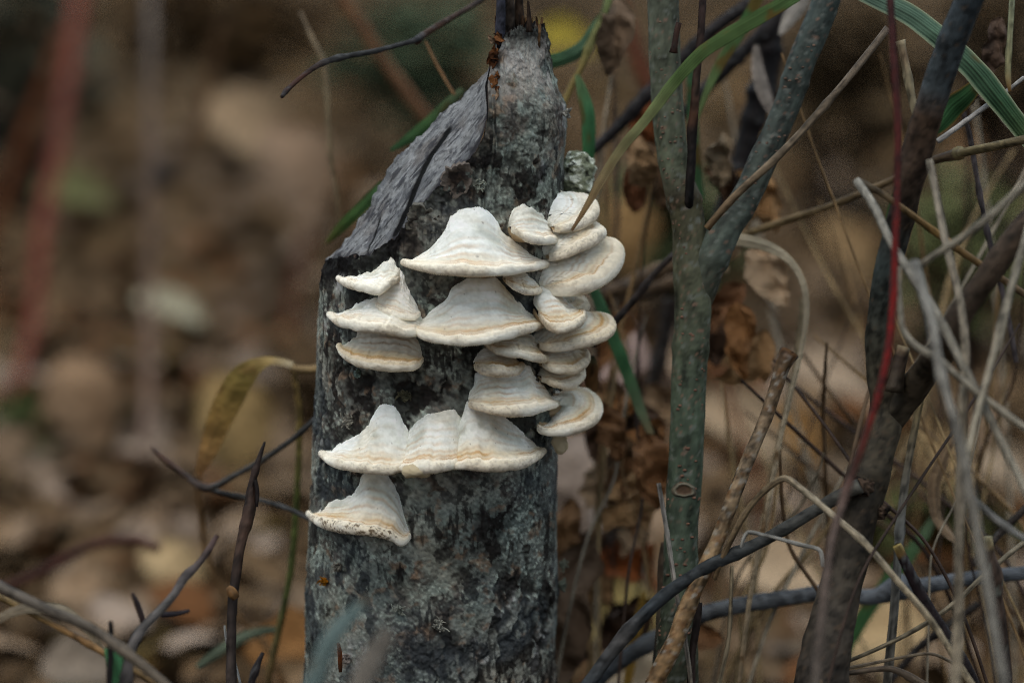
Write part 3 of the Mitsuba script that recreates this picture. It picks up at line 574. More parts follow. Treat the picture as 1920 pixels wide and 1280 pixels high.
bracket('lowest bracket, alone at the left below the long row, with a dirty rim', [(573, 962), (587, 940), (628, 926), (655, 918), (668, 890), (688, 872), (719, 876), (741, 900), (755, 945), (771, 992)],
        [(573, 967), (596, 986), (642, 998), (696, 1004), (732, 1012), (752, 1022), (771, 1010)], 37, th=2.9, tan=.4, seed=22, u=6, dirt=.9)
def nub(label, px, py, w_, h_, d, seed):
    P, k, f, n = lump(px, py, w_, h_, w_ * .5 * K * d, d, seed, 24)
    P = at(px, py, d) + (P - at(px, py, d)) * 1.0
    k_ = key('fungus_nub'); tag(k_, label, 'young bracket fungus'); put(k_, (P.reshape(-1, 3), f, np.broadcast_to(S(206, 190, 158) * (1.15 if seed == 2 else .8), P.shape).reshape(-1, 3)), 'fungus_material')
nub('small pale knob hanging under the lower right bracket', 1051, 824, 20, 30, 1.535, 1)
nub('tiny white fungus knob just above the right shoulder of the largest bracket', 931, 388, 6, 10, 1.501, 2)
nub('little cream swelling under the lower row of brackets', 782, 884, 36, 12, 1.482, 3)

#PLANTS
# ---------------------------------------------------------------- shrubs, branches, straws and grasses (points measured in the photograph, each at its own distance)
STRAW = S(170, 150, 116); PALE = S(178, 170, 154); GREY = S(150, 142, 126); TANB = S(140, 112, 76); BLK = S(40, 36, 38)
def one(name, label, cat, pts, d, col, group=None, matn='stem_material', root=False, **kw):
    return thing(name, stem(curve3(pts, d, root), col, **kw), matn, label, cat, group)

# the grey green sapling right of the stump
sap = 'sapling'; tag(sap, 'smooth grey green sapling with a forked trunk and round leaf scar, right beside the stump', 'sapling')
LEN = [(S(150, 120, 104), .9, 330, .64), (S(150, 156, 150), .5, 200, .6)]
part(sap, 'trunk', stem(curve3([(1243, -20, 59), (1246, 100, 60), (1252, 200, 61), (1262, 300, 58), (1277, 358, 62), (1287, 386, 68), (1291, 415, 60), (1294, 460, 64), (1299, 500, 76), (1302, 545, 70), (1300, 600, 69), (1294, 650, 66), (1292, 700, 66), (1290, 800, 65), (1286, 880, 64), (1284, 918, 68), (1282, 950, 62), (1277, 1050, 66), (1272, 1150, 72), (1268, 1290, 84)], 1.535, True),
     [(0, S(94, 99, 86)), (.15, S(104, 111, 94)), (.25, S(108, 115, 96)), (.285, S(101, 100, 83)), (.30, S(73, 64, 47)), (.32, S(91, 88, 67)), (.42, S(99, 102, 83)), (.6, S(85, 99, 83)), (.8, S(81, 94, 80)), (1, S(70, 73, 57))], mott=.3, freq=150, streak=.35, stain=.3, seed=1, rough=.06, sides=44, step=.0014, spot=LEN, nodes=[(.305, .10, .0025), (.24, .05, .002), (.515, .08, .004)]))
part(sap, 'limb', stem(curve3([(1556, -20, 54), (1530, 60, 54), (1500, 130, 52), (1466, 220, 50), (1430, 300, 52), (1395, 375, 56), (1362, 425, 60, 1.535), (1338, 474, 66, 1.5325), (1321, 522, 60, 1.534), (1306, 580, 36, 1.546)], (1.55, 1.535)),
     [(0, S(66, 77, 75)), (.5, S(81, 89, 83)), (.8, S(85, 94, 86)), (1, S(99, 100, 83))], mott=.25, freq=160, streak=.4, stain=.3, seed=3, rough=.07, sides=36, step=.0014, nodes=[(.28, .1, .003), (.83, .08, .003)], spot=LEN))
part(sap, 'dead_shoot', stem(curve3([(1317, -20, 14), (1314, 60, 14), (1306, 150, 15), (1301, 228, 17), (1299, 240, 20), (1297, 300, 16), (1294, 345, 17), (1293, 372, 17), (1292, 390, 13, 1.537)], (1.522, 1.526)),
     [(0, S(58, 44, 44)), (.4, S(70, 54, 46)), (.55, S(96, 66, 50)), (.6, S(44, 36, 34)), (1, S(34, 30, 30))], mott=.7, freq=240, seed=4, rough=.2), 'thin dead dark shoot rising from the fork')
part(sap, 'bud_stub', stem(curve3([(1274, 44, 12), (1269, 62, 11), (1265, 84, 12), (1262, 100, 18)], 1.516), S(70, 48, 40), mott=.6, seed=5, rough=.3))
part(sap, 'old_sheath', stem(curve3([(1244, 1015, 10), (1246, 1060, 30), (1248, 1140, 38), (1246, 1290, 40)], 1.538, True), [(0, S(80, 66, 54)), (1, S(60, 62, 56))], mott=.5, seed=6, rough=.12))
def on_tube(cx, w, px, d): return d - np.sqrt(np.clip(1 - ((px - cx) / (w / 2)) ** 2, 0, 1)) * w / 2 * K * d + .0002
uu, aa = np.meshgrid(np.linspace(0, 1, 14), np.linspace(0, 2 * np.pi, 36, endpoint=False), indexing='ij')
wv = 1 + .25 * (nnoise(np.stack([np.cos(aa) * 2, np.sin(aa) * 2, aa * 0], -1)) - .5)
lx, ly = 1283 + 25 * uu * wv * np.cos(aa), 919 + 15 * uu * wv * np.sin(aa)
P = at(lx, ly, on_tube(1284, 68, lx, 1.535) - .0011 * np.exp(-((uu - .72) / .16) ** 2) + .0008 * sstep(.85, 1, uu))
c = mixc(mixc(np.broadcast_to(S(96, 76, 60), P.shape), S(132, 128, 112), np.exp(-((uu - .75) / .15) ** 2)), S(84, 92, 84), sstep(.88, 1, uu)) * .6 * (1 + 1.2 * (nfbm(P * 700, 3, 3) - .5))[..., None]
part(sap + '__trunk', 'leaf_scar', (P.reshape(-1, 3), quads(14, 36, True), c.reshape(-1, 3)), 'stem_material', 'pale oval leaf scar low on the trunk')
R = rng(21); bumps = []
def bump(px, py, d, r, col, sq=.6):
    u, v = np.meshgrid(np.linspace(0, np.pi, 7), np.linspace(0, 2 * np.pi, 8, endpoint=False), indexing='ij')
    q = np.stack([np.sin(u) * np.cos(v), np.sin(u) * np.sin(v) * .7, np.cos(u) * sq], -1).reshape(-1, 3)
    return at(px, py, d) + q * r * K * d * (1 + .5 * (nnoise(q * 2 + px) - .5))[:, None], quads(7, 8, True), np.asarray(col) * R.uniform(.7, 1.2)
for i in range(75):
    y = R.uniform(410, 1240); cx = np.interp(y, [400, 545, 700, 918, 1280], [1291, 1302, 1292, 1284, 1268]); w = np.interp(y, [400, 545, 700, 918, 1280], [62, 70, 66, 64, 84])
    x = cx + w * R.uniform(-.45, .45); bumps.append(bump(x, y, on_tube(cx, w, x, 1.535), R.uniform(2.0, 4.8), S(132, 100, 84) * .6))
for i in range(40):
    y = R.uniform(10, 360); cx = np.interp(y, [0, 100, 200, 300, 365], [1243, 1246, 1252, 1262, 1278]); x = cx + 60 * R.uniform(-.44, .44)
    bumps.append(bump(x, y, on_tube(cx, 60, x, 1.535), R.uniform(1.6, 3.6), S(140, 116, 100) * .6))
for i in range(40):
    y = R.uniform(40, 450); cx = np.interp(y, [-20, 60, 130, 220, 300, 375, 425, 480], [1556, 1530, 1500, 1466, 1430, 1395, 1360, 1332]); x = cx + 50 * R.uniform(-.42, .42)
    bumps.append(bump(x, y, on_tube(cx, 54, x, np.interp(y, [0, 480], [1.55, 1.533])), R.uniform(1.6, 3.8), S(128, 104, 90) * .6))
k = part(sap + '__trunk', 'lenticel', join(bumps), 'stem_material'); labels[k] = {'kind': 'stuff'}

# the darker shrub at the right
shr = 'shrub'; tag(shr, 'dark brown forked shrub at the right, its bark turning blue grey above', 'shrub')
part(shr, 'trunk', stem(curve3([(1822, -20, 52, 1.43), (1800, 40, 54, 1.437), (1772, 120, 56, 1.445), (1748, 200, 54, 1.452), (1728, 260, 58, 1.458), (1712, 320, 54, 1.464), (1692, 400, 52, 1.471), (1668, 480, 50, 1.478), (1652, 560, 48, 1.485), (1645, 640, 48, 1.491), (1649, 700, 54, 1.496), (1664, 750, 64, 1.50), (1660, 790, 66, 1.50), (1648, 840, 68, 1.497), (1632, 890, 72, 1.494), (1612, 950, 80, 1.491), (1600, 1010, 76, 1.488), (1580, 1090, 80, 1.484), (1560, 1160, 86, 1.48), (1535, 1290, 104, 1.475)], 1.5, True),
     [(0, S(56, 64, 70)), (.14, S(69, 76, 80)), (.18, S(81, 64, 52)), (.26, S(78, 64, 55)), (.33, S(52, 45, 40)), (.4, S(69, 78, 77)), (.53, S(81, 78, 67)), (.57, S(88, 81, 68)), (.66, S(78, 71, 58)), (.75, S(52, 45, 36)), (.85, S(78, 71, 62)), (1, S(71, 64, 58))], mott=.5, freq=150, streak=.3, seed=11, rough=.10, sides=40, step=.0016, spot=[(S(107, 88, 70), .6, 330, .64)], nodes=[(.25, .10, .010), (.70, .10, .008)]))
part(shr, 'limb', stem(curve3([(1945, 395, 44), (1890, 460, 46), (1835, 545, 46), (1790, 620, 50), (1745, 680, 50, 1.475), (1708, 728, 58, 1.493), (1680, 765, 60, 1.499), (1655, 815, 40, 1.503)], (1.41, 1.44)),
     [(0, S(85, 71, 60)), (.45, S(78, 66, 55)), (.6, S(59, 51, 42)), (.85, S(78, 69, 57)), (1, S(85, 78, 65))], mott=.4, freq=140, seed=13, rough=.08, sides=30, nodes=[(.55, .1, .008)]))
part(shr, 'cut_stub', stem(curve3([(1697, 651, 25), (1693, 664, 26), (1686, 690, 27), (1678, 735, 36)], 1.485), [(0, S(150, 136, 110)), (.1, S(120, 100, 80)), (.2, S(72, 58, 50)), (1, S(84, 74, 62))], mott=.5, seed=14, rough=.15, ridge=.5), 'short cut stub with a pale ring of wood in the fork')
for (kx, ky, kw, kh, kd, ks) in [(1614, 914, 52, 50, 1.484, 41), (1650, 957, 30, 34, 1.49, 42)]:
    P, k, f, n = lump(kx, ky, kw, kh, .006, kd, ks, 40)
    part(shr, 'knot', (P.reshape(-1, 3), f, (mixc(np.broadcast_to(S(92, 76, 64), P.shape), S(30, 25, 22), sstep(.45, .6, nfbm(P * 260, 3, ks))) * .6).reshape(-1, 3)), 'bark_material')
part(shr, 'dead_branch', stem(curve3([(1095, 1295, 26), (1150, 1215, 26), (1190, 1168, 26), (1250, 1112, 25), (1320, 1068, 25), (1400, 1028, 24), (1480, 985, 24), (1560, 936, 24), (1612, 908, 30)], (1.505, 1.475), False),
     [(0, S(68, 76, 82)), (.2, S(98, 96, 96)), (.3, S(62, 68, 74)), (.6, S(70, 74, 76)), (1, S(92, 90, 84))], mott=.5, freq=160, seed=17, rough=.12, auto=.5, nodes=[(.2, .15, .006)]), 'long blue grey lower branch crossing in front of the sapling')

one('branch', 'blue grey horizontal branch running behind the dark shrub to the right frame edge', 'branch', [(1940, 1072, 26), (1880, 1078, 27), (1800, 1088, 28), (1715, 1102, 30), (1700, 1100, 42), (1640, 1118, 30), (1560, 1112, 30), (1480, 1120, 30), (1400, 1132, 32), (1320, 1148, 32), (1232, 1195, 32), (1160, 1240, 32), (1080, 1310, 32)], (1.60, 1.63),
    [(0, S(104, 110, 118)), (.4, S(116, 122, 130)), (.75, S(108, 112, 116)), (1, S(54, 64, 76))], mott=.45, seed=20, rough=.13, auto=.6, nodes=[(.28, .2, .006), (.42, .12, .006)], spot=[(S(50, 54, 62), .8, 260, .6)])
one('dead_stalk', 'mottled tan dead stalk with a broken flared top, leaning across the sapling', 'dead stalk', [(1477, 658, 38), (1468, 668, 30), (1460, 700, 26), (1440, 765, 25), (1420, 822, 26), (1396, 885, 26), (1376, 935, 27), (1352, 1000, 28), (1325, 1065, 30), (1292, 1130, 32), (1262, 1200, 34), (1220, 1300, 37)], (1.50, 1.49),
    [(0, S(84, 62, 46)), (.04, S(110, 88, 66)), (.3, S(158, 138, 114)), (.6, S(158, 132, 100)), (1, S(138, 108, 74))], mott=.5, freq=170, streak=.5, seed=22, root=True, rough=.14, ridge=.5, sides=20, step=.0014, spot=[(S(138, 98, 62), .65, 170, .56), (S(186, 182, 174), .7, 210, .58), (S(64, 52, 42), .7, 160, .64)])
one('twig', 'dark slender twig stub standing beside the base of the mottled stalk', 'twig', [(1312, 1130, 12), (1306, 1180, 16), (1298, 1225, 13), (1296, 1300, 16)], 1.505, S(58, 46, 42), seed=23, root=True, rough=.2)
RED = lambda P: [(p[0], p[1], p[2] * .8) for p in P]
one('red_stem', 'smooth dark red stem curving down in front of the shrub, greyish near the ground', 'stem', RED([(1668, -20, 17), (1674, 100, 18), (1682, 230, 18), (1683, 330, 15), (1680, 430, 16), (1675, 540, 17), (1667, 640, 18), (1650, 725, 16), (1620, 825, 17), (1592, 900, 17), (1574, 960, 22), (1562, 1000, 17), (1553, 1060, 20), (1540, 1150, 20), (1528, 1295, 22)]), (1.41, 1.32),
    [(0, S(66, 32, 32)), (.25, S(80, 22, 18)), (.36, S(104, 18, 10)), (.48, S(126, 18, 8)), (.58, S(108, 20, 12)), (.68, S(84, 42, 32)), (.74, S(112, 92, 84)), (1, S(112, 102, 94))], mott=.35, seed=24, root=True, auto=.35, rough=.05, sides=16, nodes=[(.72, .2, .004)])

# straws, from the right edge inwards; all rooted ones run on into the ground
R = rng(3)
STR = [
 ('tan straw lying nearly level behind the red stem, with a swollen joint', [(1940, 258, 17), (1870, 273, 17), (1806, 287, 17), (1795, 289, 24), (1745, 303, 15), (1670, 340, 14), (1570, 382, 14), (1480, 412, 14), (1390, 442, 13)], (1.47, 1.64), [(0, S(132, 118, 92)), (.3, S(150, 136, 96)), (.33, S(110, 92, 74)), (1, S(150, 128, 92))], 0),
 ('grey brown straw slanting up across the right limb of the sapling', [(1664, 52, 14), (1600, 132, 14), (1522, 224, 14), (1452, 300, 15), (1380, 366, 15), (1325, 428, 14)], (1.49, 1.50), [(0, S(124, 112, 100)), (.6, S(140, 124, 104)), (1, S(122, 98, 70))], 0),
 ('bent grey straw kinked at its top end, hanging down past the red stem', [(1930, 935, 15), (1900, 872, 15), (1850, 770, 16), (1790, 655, 17), (1740, 565, 17), (1697, 500, 16), (1668, 450, 15), (1640, 390, 16), (1607, 340, 16)], (1.37, 1.44), [(0, GREY), (1, S(166, 162, 152))], 0),
 ('thin brown straw crossing downward to the right from the kinked straw', [(1612, 340, 13), (1645, 358, 13), (1700, 396, 13), (1760, 440, 14), (1800, 470, 14), (1850, 503, 14), (1935, 560, 14)], (1.44, 1.47), [(0, S(120, 108, 92)), (.4, S(146, 116, 70)), (1, S(112, 94, 74))], 0),
 ('thick pale grey straw standing blurred in the right foreground', [(1716, 492, 19), (1734, 560, 20), (1752, 640, 19), (1772, 730, 18), (1797, 830, 19), (1815, 910, 22), (1840, 1040, 20), (1858, 1140, 20), (1882, 1295, 21)], (1.36, 1.28), [(0, S(150, 148, 142)), (.5, S(132, 126, 116)), (1, S(132, 128, 120))], 1),
 ('pale beige upright straw nearest the right foreground, behind the thick grey one', [(1742, 300, 13), (1766, 415, 14), (1780, 485, 14), (1800, 570, 15), (1810, 650, 15), (1807, 760, 15), (1804, 850, 17), (1802, 935, 20), (1799, 1040, 18), (1797, 1160, 20), (1788, 1295, 22)], (1.42, 1.36), [(0, S(176, 166, 150)), (.55, S(158, 146, 126)), (.62, S(120, 110, 96)), (1, S(168, 154, 132))], 1),
 ('straight grey straw slanting up to the right edge, beside the upper limb fork', [(1722, 502, 14), (1760, 475, 14), (1805, 446, 14), (1860, 402, 14), (1935, 332, 14)], (1.39, 1.36), [(0, GREY), (1, PALE)], 0),
 ('pale broken straw with a frayed top, leaning against the upper shrub limb', [(1688, 78, 20), (1693, 98, 15), (1702, 138, 16), (1714, 196, 15), (1727, 250, 14), (1734, 290, 13)], 1.50, [(0, S(186, 172, 142)), (.12, S(150, 126, 102)), (.3, S(168, 156, 128)), (1, S(166, 154, 128))], 0),
 ('straight pale green straw hanging down at the top right corner', [(1897, -20, 11), (1894, 80, 11), (1891, 140, 11), (1894, 172, 6)], 1.48, [(0, S(150, 158, 132)), (.8, S(166, 160, 120)), (1, S(150, 110, 62))], 0),
 ('whitish straw slanting upward behind the wide green blade at upper right', [(1758, 266, 11), (1800, 236, 10), (1840, 206, 10), (1872, 183, 9), (1920, 145, 7)], 1.52, S(180, 178, 176), 0),
 ('light straw sweeping down from the right edge toward the joint of the beige one', [(1936, 400, 13), (1900, 520, 15), (1872, 635, 16), (1850, 715, 15), (1828, 795, 15), (1812, 870, 15)], (1.40, 1.37), [(0, PALE), (1, S(170, 160, 140))], 0),
 ('grey straw running down right from the red stem to the right edge', [(1686, 500, 10), (1692, 610, 11), (1708, 640, 12), (1760, 676, 13), (1830, 734, 13), (1935, 812, 13)], (1.40, 1.38), S(160, 152, 136), 0),
 ('long grey straw standing behind the cut purple twig', [(1728, 730, 14), (1716, 800, 14), (1700, 890, 15), (1688, 1000, 17), (1676, 1130, 17), (1660, 1295, 18)], 1.53, [(0, S(150, 132, 92)), (.2, S(136, 124, 104)), (.5, S(138, 138, 134)), (1, S(124, 116, 104))], 1),
 ('long pale straw bent at its top, sloping down right across the shrub trunk', [(1340, 1085, 9), (1362, 1030, 11), (1400, 958, 12), (1442, 914, 12), (1474, 897, 13), (1500, 915, 12), (1560, 966, 13), (1625, 1022, 14), (1680, 1086, 13), (1745, 1162, 13), (1790, 1235, 13), (1835, 1305, 13)], (1.49, 1.44), [(0, S(112, 92, 68)), (.28, S(140, 122, 96)), (.4, S(176, 164, 142)), (1, S(170, 154, 126))], 0),
 ('thin whitish bent straw in front of the dead branch, between sapling and shrub', [(1390, 1025, 6), (1404, 997, 8), (1440, 1004, 7), (1500, 1020, 7), (1538, 1032, 8), (1542, 1062, 6)], 1.47, S(170, 168, 162), 0),
 ('thin grey straw leaning against the lower trunk of the sapling', [(1236, 905, 9), (1248, 980, 9), (1260, 1060, 9), (1272, 1130, 9), (1288, 1215, 9), (1298, 1300, 9)], (1.512, 1.50), [(0, S(120, 116, 112)), (.3, S(160, 156, 150)), (1, S(136, 124, 110))], 1),
 ('upright pale straw between the sapling and the dark shrub', [(1502, 560, 9), (1496, 650, 10), (1470, 780, 11), (1446, 900, 12), (1425, 1030, 13), (1403, 1160, 14), (1382, 1300, 14)], 1.66, [(0, S(160, 146, 118)), (1, S(150, 130, 96))], 1),
 ('thin straw rising to the right behind the cut purple twig, low at the right', [(1550, 1252, 7), (1640, 1218, 8), (1740, 1166, 9), (1800, 1122, 9), (1830, 1092, 10), (1935, 1005, 10)], 1.50, [(0, S(130, 118, 96)), (1, S(160, 150, 130))], 0),
 ('short grey straw slanting to the right edge below the thick grey one', [(1822, 930, 12), (1870, 975, 12), (1935, 1018, 12)], 1.39, S(160, 158, 154), 0),
 ('thin dangling straw below the dead branch, left of the upright pale straw', [(1372, 1060, 7), (1370, 1120, 7), (1366, 1190, 8), (1350, 1270, 8), (1343, 1300, 8)], 1.53, S(150, 136, 112), 1),
 ('fine arched straw low at the right, over the bottom of the grey straw', [(1540, 1262, 5), (1620, 1246, 6), (1690, 1232, 6), (1740, 1225, 6), (1790, 1245, 6), (1830, 1280, 6)], 1.49, S(132, 118, 100), 0),
 ('thin brown stalk lying level along the bottom right', [(1530, 1272, 7), (1600, 1260, 9), (1665, 1252, 12), (1720, 1275, 14), (1760, 1300, 14)], 1.48, S(112, 98, 84), 0),
 ('faint thin straw drooping in the background left of the gnawed face', [(563, 22, 7), (586, 75, 9), (608, 122, 9), (614, 200, 9), (618, 290, 9), (632, 370, 10), (637, 435, 8)], 1.72, [(0, S(140, 122, 100)), (.4, S(150, 134, 106)), (1, S(110, 90, 64))], 0),
 ('thin tan straw stub slanting down to the top of the gnawed face', [(797, 78, 5), (824, 130, 6), (853, 178, 6)], 1.62, S(146, 112, 78), 0),
 ('grey brown straw slanting across the lower left corner', [(-20, 1092, 20), (80, 1140, 20), (170, 1178, 20), (250, 1232, 20), (330, 1300, 20)], (1.40, 1.38), [(0, S(112, 104, 96)), (1, S(116, 104, 90))], 0),
 ('tan straw just below the grey brown one in the lower left corner', [(-20, 1108, 11), (90, 1165, 12), (200, 1226, 12), (320, 1295, 12)], (1.44, 1.42), [(0, S(160, 136, 92)), (.5, S(150, 112, 70)), (1, S(156, 130, 92))], 0),
 ('fine white strand looped around the black upright twig', [(421, 1172, 4), (424, 1200, 5), (438, 1236, 5), (452, 1290, 5)], 1.515, S(186, 188, 188), 0),
]
for i, (lab, pts, d, col, root) in enumerate(STR):
    one('straw', lab, 'straw', pts, d, col, matn='straw_material', root=bool(root), seed=30 + i, rough=.07, mott=.25, streak=.4, sides=12, sharp=True, auto=.35, nodes=[(R.uniform(.25, .75), .22, .003)])

# twigs
one('cut_twig', 'cut purplish black twig with a pale slanted end, low at the right', 'twig', [(1684, 1023, 17), (1694, 1044, 20), (1722, 1100, 22), (1756, 1162, 23), (1786, 1210, 24), (1830, 1290, 24)], (1.47, 1.48), [(0, S(190, 168, 104)), (.05, S(150, 120, 74)), (.08, S(48, 38, 42)), (1, S(40, 34, 36))], mott=.5, seed=70, root=True, rough=.1, spot=[(S(110, 116, 118), .6, 220, .62)])
one('cut_twig', 'knobbly brown cut twig with a pale top standing at the lower right edge', 'twig', [(1853, 1004, 16), (1854, 1018, 18), (1860, 1060, 24), (1868, 1076, 34), (1868, 1110, 24), (1876, 1180, 24), (1884, 1290, 28)], (1.46, 1.47), [(0, S(186, 176, 140)), (.06, S(150, 132, 100)), (.1, S(96, 80, 70)), (.5, S(84, 68, 60)), (1, S(52, 44, 42))], mott=.6, seed=71, root=True, rough=.22, freq=180, spot=[(S(130, 140, 132), .6, 160, .6)])
bw = [
 ('black twig slanting behind the upper sapling limb', [(1432, -20, 22), (1395, 12, 24), (1345, 48, 24), (1290, 98, 22), (1225, 165, 22), (1165, 232, 24), (1118, 275, 22), (1085, 300, 18)], 1.69, BLK),
 ('second black twig below it, ending in the dark thick branch', [(1270, 222, 20), (1340, 150, 24), (1395, 98, 26), (1440, 60, 34), (1475, 10, 30), (1490, -20, 30)], 1.72, S(38, 34, 36)),
 ('thick black branch hanging behind the right limb of the sapling', [(1450, 20, 40), (1438, 110, 44), (1422, 180, 46), (1402, 250, 44), (1385, 310, 36), (1360, 372, 24), (1338, 440, 18)], 1.74, S(34, 30, 32)),
 ('thin dark twig slanting up to the sapling fork from the right edge of the stump', [(1266, 474, 12), (1232, 508, 12), (1192, 560, 13), (1150, 607, 12), (1110, 650, 10)], 1.60, S(62, 54, 52)),
 ('pale brown dead twig lying level behind the oval right hand bracket', [(1280, 490, 24), (1225, 512, 28), (1170, 538, 30), (1110, 560, 28), (1060, 575, 24)], 1.73, S(112, 92, 72)),
 ('lower brown dead twig behind the bracket at the right', [(1290, 520, 16), (1210, 540, 30), (1150, 558, 34), (1085, 590, 30)], 1.80, S(98, 80, 62)),
 ('dark twig leaning behind the sapling trunk at mid height', [(1262, 560, 22), (1246, 640, 26), (1225, 720, 28), (1200, 800, 26), (1180, 880, 24)], 1.82, S(46, 38, 34)),
 ('blurred black twig slanting between stump and sapling, lower down', [(1172, 880, 22), (1158, 960, 24), (1140, 1030, 24), (1118, 1110, 24), (1100, 1180, 24)], 1.80, S(44, 36, 32)),
 ('thin purplish twig hanging behind the straws at the right', [(1800, 190, 8), (1818, 250, 9), (1832, 330, 10), (1850, 430, 10), (1872, 520, 10), (1892, 610, 10), (1905, 680, 10)], 1.56, S(84, 76, 78)),
 ('dark twig slanting low in the background behind the cut purple twig', [(1836, 1130, 14), (1780, 1170, 14), (1720, 1215, 15), (1680, 1262, 14), (1650, 1300, 14)], 1.66, S(48, 42, 40)),
 ('dark twig crossing behind the thick grey straw at the right edge', [(1935, 940, 14), (1890, 985, 13), (1850, 1030, 13), (1825, 1060, 12)], 1.60, S(60, 52, 48)),
 ('dark budded twig reaching in from the top left of the stump', [(920, -10, 12), (870, 20, 12), (830, 42, 13), (795, 64, 15), (780, 74, 13), (740, 86, 12), (700, 96, 12), (660, 103, 13), (612, 116, 13), (570, 142, 11), (535, 174, 11), (529, 182, 7)], (1.60, 1.52), [(0, S(60, 58, 58)), (.3, S(92, 66, 54)), (.36, S(62, 62, 64)), (.72, S(74, 74, 74)), (.85, S(76, 50, 42)), (1, S(42, 34, 34))]),
 ('dark forked twig reaching left from the stump, its tip fading red brown', [(590, 785, 13), (550, 822, 13), (508, 852, 13), (440, 890, 14), (386, 914, 16), (340, 884, 13), (300, 852, 11), (285, 838, 7)], (1.60, 1.66), [(0, S(60, 60, 60)), (.5, S(82, 80, 78)), (.62, S(66, 60, 58)), (1, S(100, 70, 56))]),
 ('dark thin twig running right to the lowest bracket from the forked one', [(388, 914, 11), (415, 923, 11), (480, 936, 11), (530, 950, 11), (582, 975, 10)], (1.65, 1.60), S(70, 70, 70)),
 ('short dark twig tip at the bottom, right of the black upright twig', [(493, 1222, 9), (480, 1250, 13), (466, 1300, 14)], 1.46, S(52, 46, 48)),
]
for i, (lab, pts, d, col) in enumerate(bw):
    pts = [(p[0], p[1], p[2] * (.82 if i > 10 else 1)) for p in pts]
    one('twig', lab, 'twig', pts, d, col, seed=80 + i, rough=.16, mott=.5, auto=1.0, sharp=True, nodes=[(.35, .2, .004), (.7, .15, .004)], spot=[(S(120, 122, 124), .45, 230, .62)])
part('twig_%03d' % (12), 'bud', stem(curve3([(789, 66, 12), (783, 76, 13), (779, 84, 4)], 1.575), S(70, 42, 38), seed=99, rough=.15, step=.0008))
tw = 'upright_twig'; tag(tw, 'black brown upright dead twig with a flaking tip at lower left', 'twig')
part(tw, 'stem', stem(curve3([(496, 828, 5), (487, 852, 9), (474, 895, 13), (468, 930, 18), (468, 955, 22), (458, 990, 20), (448, 1030, 19), (441, 1080, 18), (436, 1120, 18), (434, 1200, 17), (437, 1295, 22)], (1.52, 1.50), True), [(0, S(40, 32, 32)), (.25, S(66, 48, 40)), (.4, S(84, 64, 54)), (.6, S(46, 38, 36)), (1, S(72, 62, 58))], mott=.6, seed=110, rough=.22, freq=170, auto=1.0))
part(tw, 'scar', stem(curve3([(428, 1100, 10), (436, 1110, 20), (444, 1122, 12)], 1.497), S(150, 112, 72), seed=111, rough=.3, step=.001))
part(tw, 'bark_curl', stem(curve3([(478, 900, 7), (482, 925, 8), (480, 950, 7)], 1.512), S(34, 28, 28), seed=112, rough=.3))
tw = 'purple_twig'; tag(tw, 'purplish grey twig with two short side spurs at lower left', 'twig')
part(tw, 'stem', stem(curve3([(407, 1004, 9), (398, 1022, 12), (370, 1062, 14), (348, 1082, 17), (330, 1112, 15), (305, 1142, 17), (280, 1168, 17), (262, 1190, 20), (248, 1220, 19), (238, 1295, 22)], (1.44, 1.41), True), [(0, S(84, 62, 58)), (.3, S(98, 92, 92)), (.5, S(114, 110, 108)), (1, S(102, 94, 92))], mott=.4, seed=113, rough=.14, auto=1.0, sharp=True, nodes=[(.25, .2, .003)]))
part(tw, 'spur', stem(curve3([(355, 1144, 7), (330, 1150, 11), (302, 1152, 13)], 1.43), S(56, 50, 56), seed=114, rough=.2))
part(tw, 'spur', stem(curve3([(248, 1110, 6), (260, 1135, 13), (270, 1168, 13)], 1.425), S(58, 46, 46), seed=115, rough=.2))
one('twig', 'stubby black twig tip just above the green blade in the bottom left corner', 'twig', [(207, 1164, 7), (209, 1185, 12), (208, 1215, 12), (205, 1295, 12)], 1.40, S(46, 40, 40), seed=116, root=True, rough=.2)

# grass blades
GRN = S(92, 136, 70); BLU = S(104, 150, 122)
def leafblade(label, pts, d, col, group=None, cat='grass plant', name='grass_plant', mt='grass_material', **kw):
    root = kw.pop('root', False)
    k = key(name); tag(k, label, cat, group); put(k + '__blade', blade(curve3(pts, d, root), col, **kw), mt); return k
leafblade('long arching green blade with straw coloured tip, touching the upper brackets', [(1072, 432, 5), (1096, 392, 10), (1130, 330, 17), (1165, 275, 18), (1205, 228, 19), (1250, 168, 21), (1310, 100, 24), (1370, 58, 26), (1430, 24, 26), (1500, -20, 24)], (1.475, 1.50),
     [(0, S(150, 112, 66)), (.18, S(160, 138, 92)), (.38, S(136, 142, 88)), (.55, S(92, 120, 62)), (1, S(76, 106, 56))], twist=.6, fold=.45, seed=1, spin=.4)
leafblade('darker green blade behind the arching one, running up to the top edge', [(1308, 222, 5), (1330, 160, 14), (1355, 110, 20), (1390, 55, 22), (1425, -20, 22)], 1.62, [(0, S(110, 130, 76)), (1, S(62, 112, 58))], twist=.4, seed=2)
leafblade('wide blue green blade bending over the top right corner', [(1600, -25, 34), (1650, 0, 36), (1705, 25, 40), (1755, 62, 42), (1805, 105, 44), (1850, 155, 44), (1890, 205, 40), (1935, 265, 34)], (1.53, 1.50), [(0, S(108, 140, 122)), (.4, S(92, 126, 102)), (.8, S(64, 102, 70)), (1, S(76, 100, 58))], twist=.35, fold=.35, seed=3, veins=.2, edge=S(170, 180, 150))
leafblade('short broad green blade tip hanging under the wide blue green blade', [(1846, 140, 12), (1815, 178, 34), (1785, 205, 46), (1765, 230, 36), (1750, 252, 10)], 1.54, [(0, S(110, 110, 70)), (.3, S(70, 122, 70)), (1, S(64, 116, 70))], twist=.3, seed=4, edge=S(150, 110, 60))
